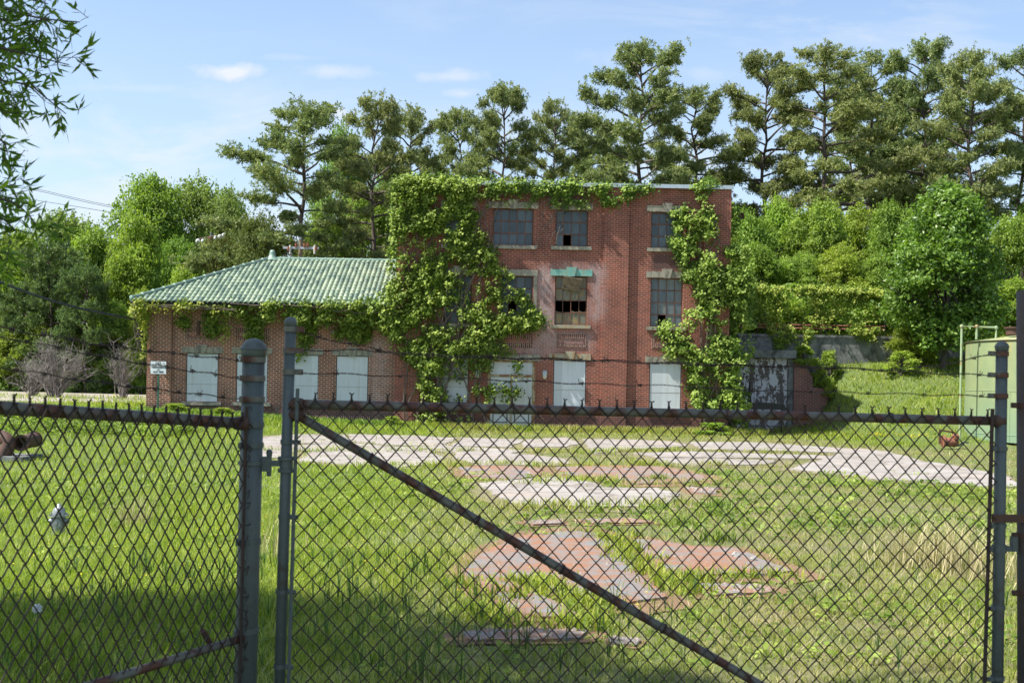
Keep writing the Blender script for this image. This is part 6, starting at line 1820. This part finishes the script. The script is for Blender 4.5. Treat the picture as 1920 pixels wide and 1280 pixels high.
bA, bB = F(455, 1195), F(160, 1287); dB = bB - bA
straight(fence, bA, bA + dB * 2.2, .0175, 'brace_rail')
a, b = F(380, 1182, -.02), F(394, 1205, -.02)
mb = MB(); mb.tube([a, b], .012, 6); mb.build('brace_clamp', M['rust'], fence)
sA2 = np.dot(pA - FP0, fd); sB2 = np.dot(pA + dA * 1.42 - FP0, fd); zA, zB = pA[2], (pA + dA * 1.42)[2]
def ftop(s): return zA + (zB - zA) * (s - sA2) / (sB2 - sA2) + .012
# nearer the camera side of the panel
FNc = FN if np.dot(FN, CAM - FP0 - (0, 0, EYE)) > 0 else -FN
fabric(FP0 + FNc * .024, fd, sA2 + .02, sB2, ftop, .05, FNc, wob=.003, squash=.84, vs=1.16).build('chain_link_mesh', M['wire'], fence)
a, b = F(455, 762), F(442, 1280); b = a + (b - a) * ((a[2] - .06) / (a[2] - b[2]))
mb = MB(); mb.tube([a + FNc * .02, b + FNc * .02], .0075, 6)
rr = np.random.RandomState(12)
for q in range(34):   # cut wire ends curling round the bar
    c = a + (b - a) * (q / 34 + rr.uniform(0, .02)) + FNc * .024; d_ = nrm(fd * rr.uniform(-1, .4) + FNc * rr.uniform(.1, .8) + np.array((0, 0, rr.uniform(-.8, .8))))
    mb.tube(spline([c, c + d_ * .018, c + d_ * .03 + (0, 0, rr.uniform(-.015, .015)), c + d_ * .015 + (0, 0, rr.uniform(-.03, .03))], 7), .0021, 4)
mb.build('tension_bar', M['wire'], fence)
FW = lambda x, y: F(x, y, 0)
barbed(fence, [(-220, 580), (-60, 606), (0, 614), (80, 628), (240, 653), (451, 676)], FW, seed=5, ph=.05, bp=.13)
barbed(fence, [(-220, 596), (-60, 622), (0, 631), (100, 650), (260, 680), (451, 709)], FW, seed=6, ph=.02, bp=.13)
barbed(fence, [(-220, 655), (-60, 678), (0, 688), (80, 701), (200, 719), (451, 748)], FW, seed=7, ph=.08, bp=.13)
# hinge between thick post and gate stile
hz_ = wp(505, 868, 5.0)[2]
cP = BP_b + (BP_t - BP_b) * ((hz_ - BP_b[2]) / (BP_t[2] - BP_b[2])); cG = stile_at(GL_t, GL_b, hz_)
hd = nrm(np.array((cG[0] - cP[0], cG[1] - cP[1], 0)))
mb = MB(); mb.lathe([(rb + .001, -.008), (rb + .008, -.008), (rb + .008, .008), (rb + .001, .008)], cP, 20)
R_h = np.array([hd, (-hd[1], hd[0], 0), (0, 0, 1)]).T
mb.box(rb, rb + .038, -.014, .014, -.035, .028, R=R_h, c=cP); mb.lathe([(0, .03), (.012, .03), (.014, .05), (.008, .058), (0, .06)], cP + hd * (rb + .03), 10)
mb.lathe([(0, -.055), (.010, -.055), (.010, .03), (0, .03)], cP + hd * (rb + .03), 10)
mb.box(rb + .03, np.linalg.norm((cG - cP)[:2]) - rg_, -.011, .011, -.012, .012, R=R_h, c=cP)
mb.build('hinge', M['galv'], fence)
mb = MB()
for dz in (-.03, .022):
    mb.lathe([(rg_ + .0005, -.009), (rg_ + .013, -.007), (rg_ + .013, .007), (rg_ + .0005, .009)], cG + (0, 0, dz), 16)
mb.lathe([(rg_ + .0005, -.022), (rg_ + .005, -.022), (rg_ + .005, .016), (rg_ + .0005, .016)], cG, 16)
mb.build('hinge_clamp', M['galv'], gate)

# right post beside the latch, cut by the picture edge
RP_t, RP_b = post_axis((1927, 545), (1930, 1280), 5.3)
rp = thing('right_gate_post', 'dark thick steel post at the right edge behind the latch', 'post', (RP_b[0], RP_b[1], 0))
rp['label'] = 'dark thick steel post at the right edge beside the gate latch'
rp.name = 'gate_post'; ORIG['gate_post'] = ORIG.pop('right_gate_post')
mb = MB(); mb.tube([RP_b - (0, 0, .2), RP_t], .048, 20); mb.build('shaft', rustmat('dark weathered steel', (.06, .055, .05), (.08, .045, .03), .45, .65), rp, smooth=True)
for py in (1003, 1111, 760):
    c = on_stile(RP_t, RP_b, py, 1927); band(rp, c, .048, .03, .012, 'rust', -e)
# latch: a flat bar reaching from the gate stile to the post
c0_, c1_ = on_stile(GR_t, GR_b, 970, 1872), on_stile(RP_t, RP_b, 970, 1927)
mb = MB(); cm = (c0_ + c1_) / 2; L_ = np.linalg.norm((c1_ - c0_)[:2]); hd = nrm(np.array((*(c1_ - c0_)[:2], 0)))
R_h = np.array([hd, (-hd[1], hd[0], 0), (0, 0, 1)]).T
mb.box(-L_ / 2 - .055, L_ / 2, -.036, -.028, -.018, .018, R=R_h, c=cm); mb.lathe([(rg_ + .003, -.016), (rg_ + .008, -.016), (rg_ + .008, .016), (rg_ + .003, .016)], c0_, 16)
mb.build('latch_bar', M['rust'], gate)
c0_ = on_stile(GR_t, GR_b, 1028, 1872); mb = MB()
mb.lathe([(rg_ + .003, -.018), (rg_ + .009, -.018), (rg_ + .009, .018), (rg_ + .003, .018)], c0_, 16); mb.box(rg_, rg_ + .055, -.01, .01, -.012, .012, R=R_h, c=c0_)
mb.box(rg_ + .035, rg_ + .06, -.014, .014, -.012, .055, R=R_h, c=c0_); mb.box(-rg_ - .03, -rg_, -.01, .01, -.012, .012, R=R_h, c=c0_)
mb.build('drop_latch', M['galv'], gate)
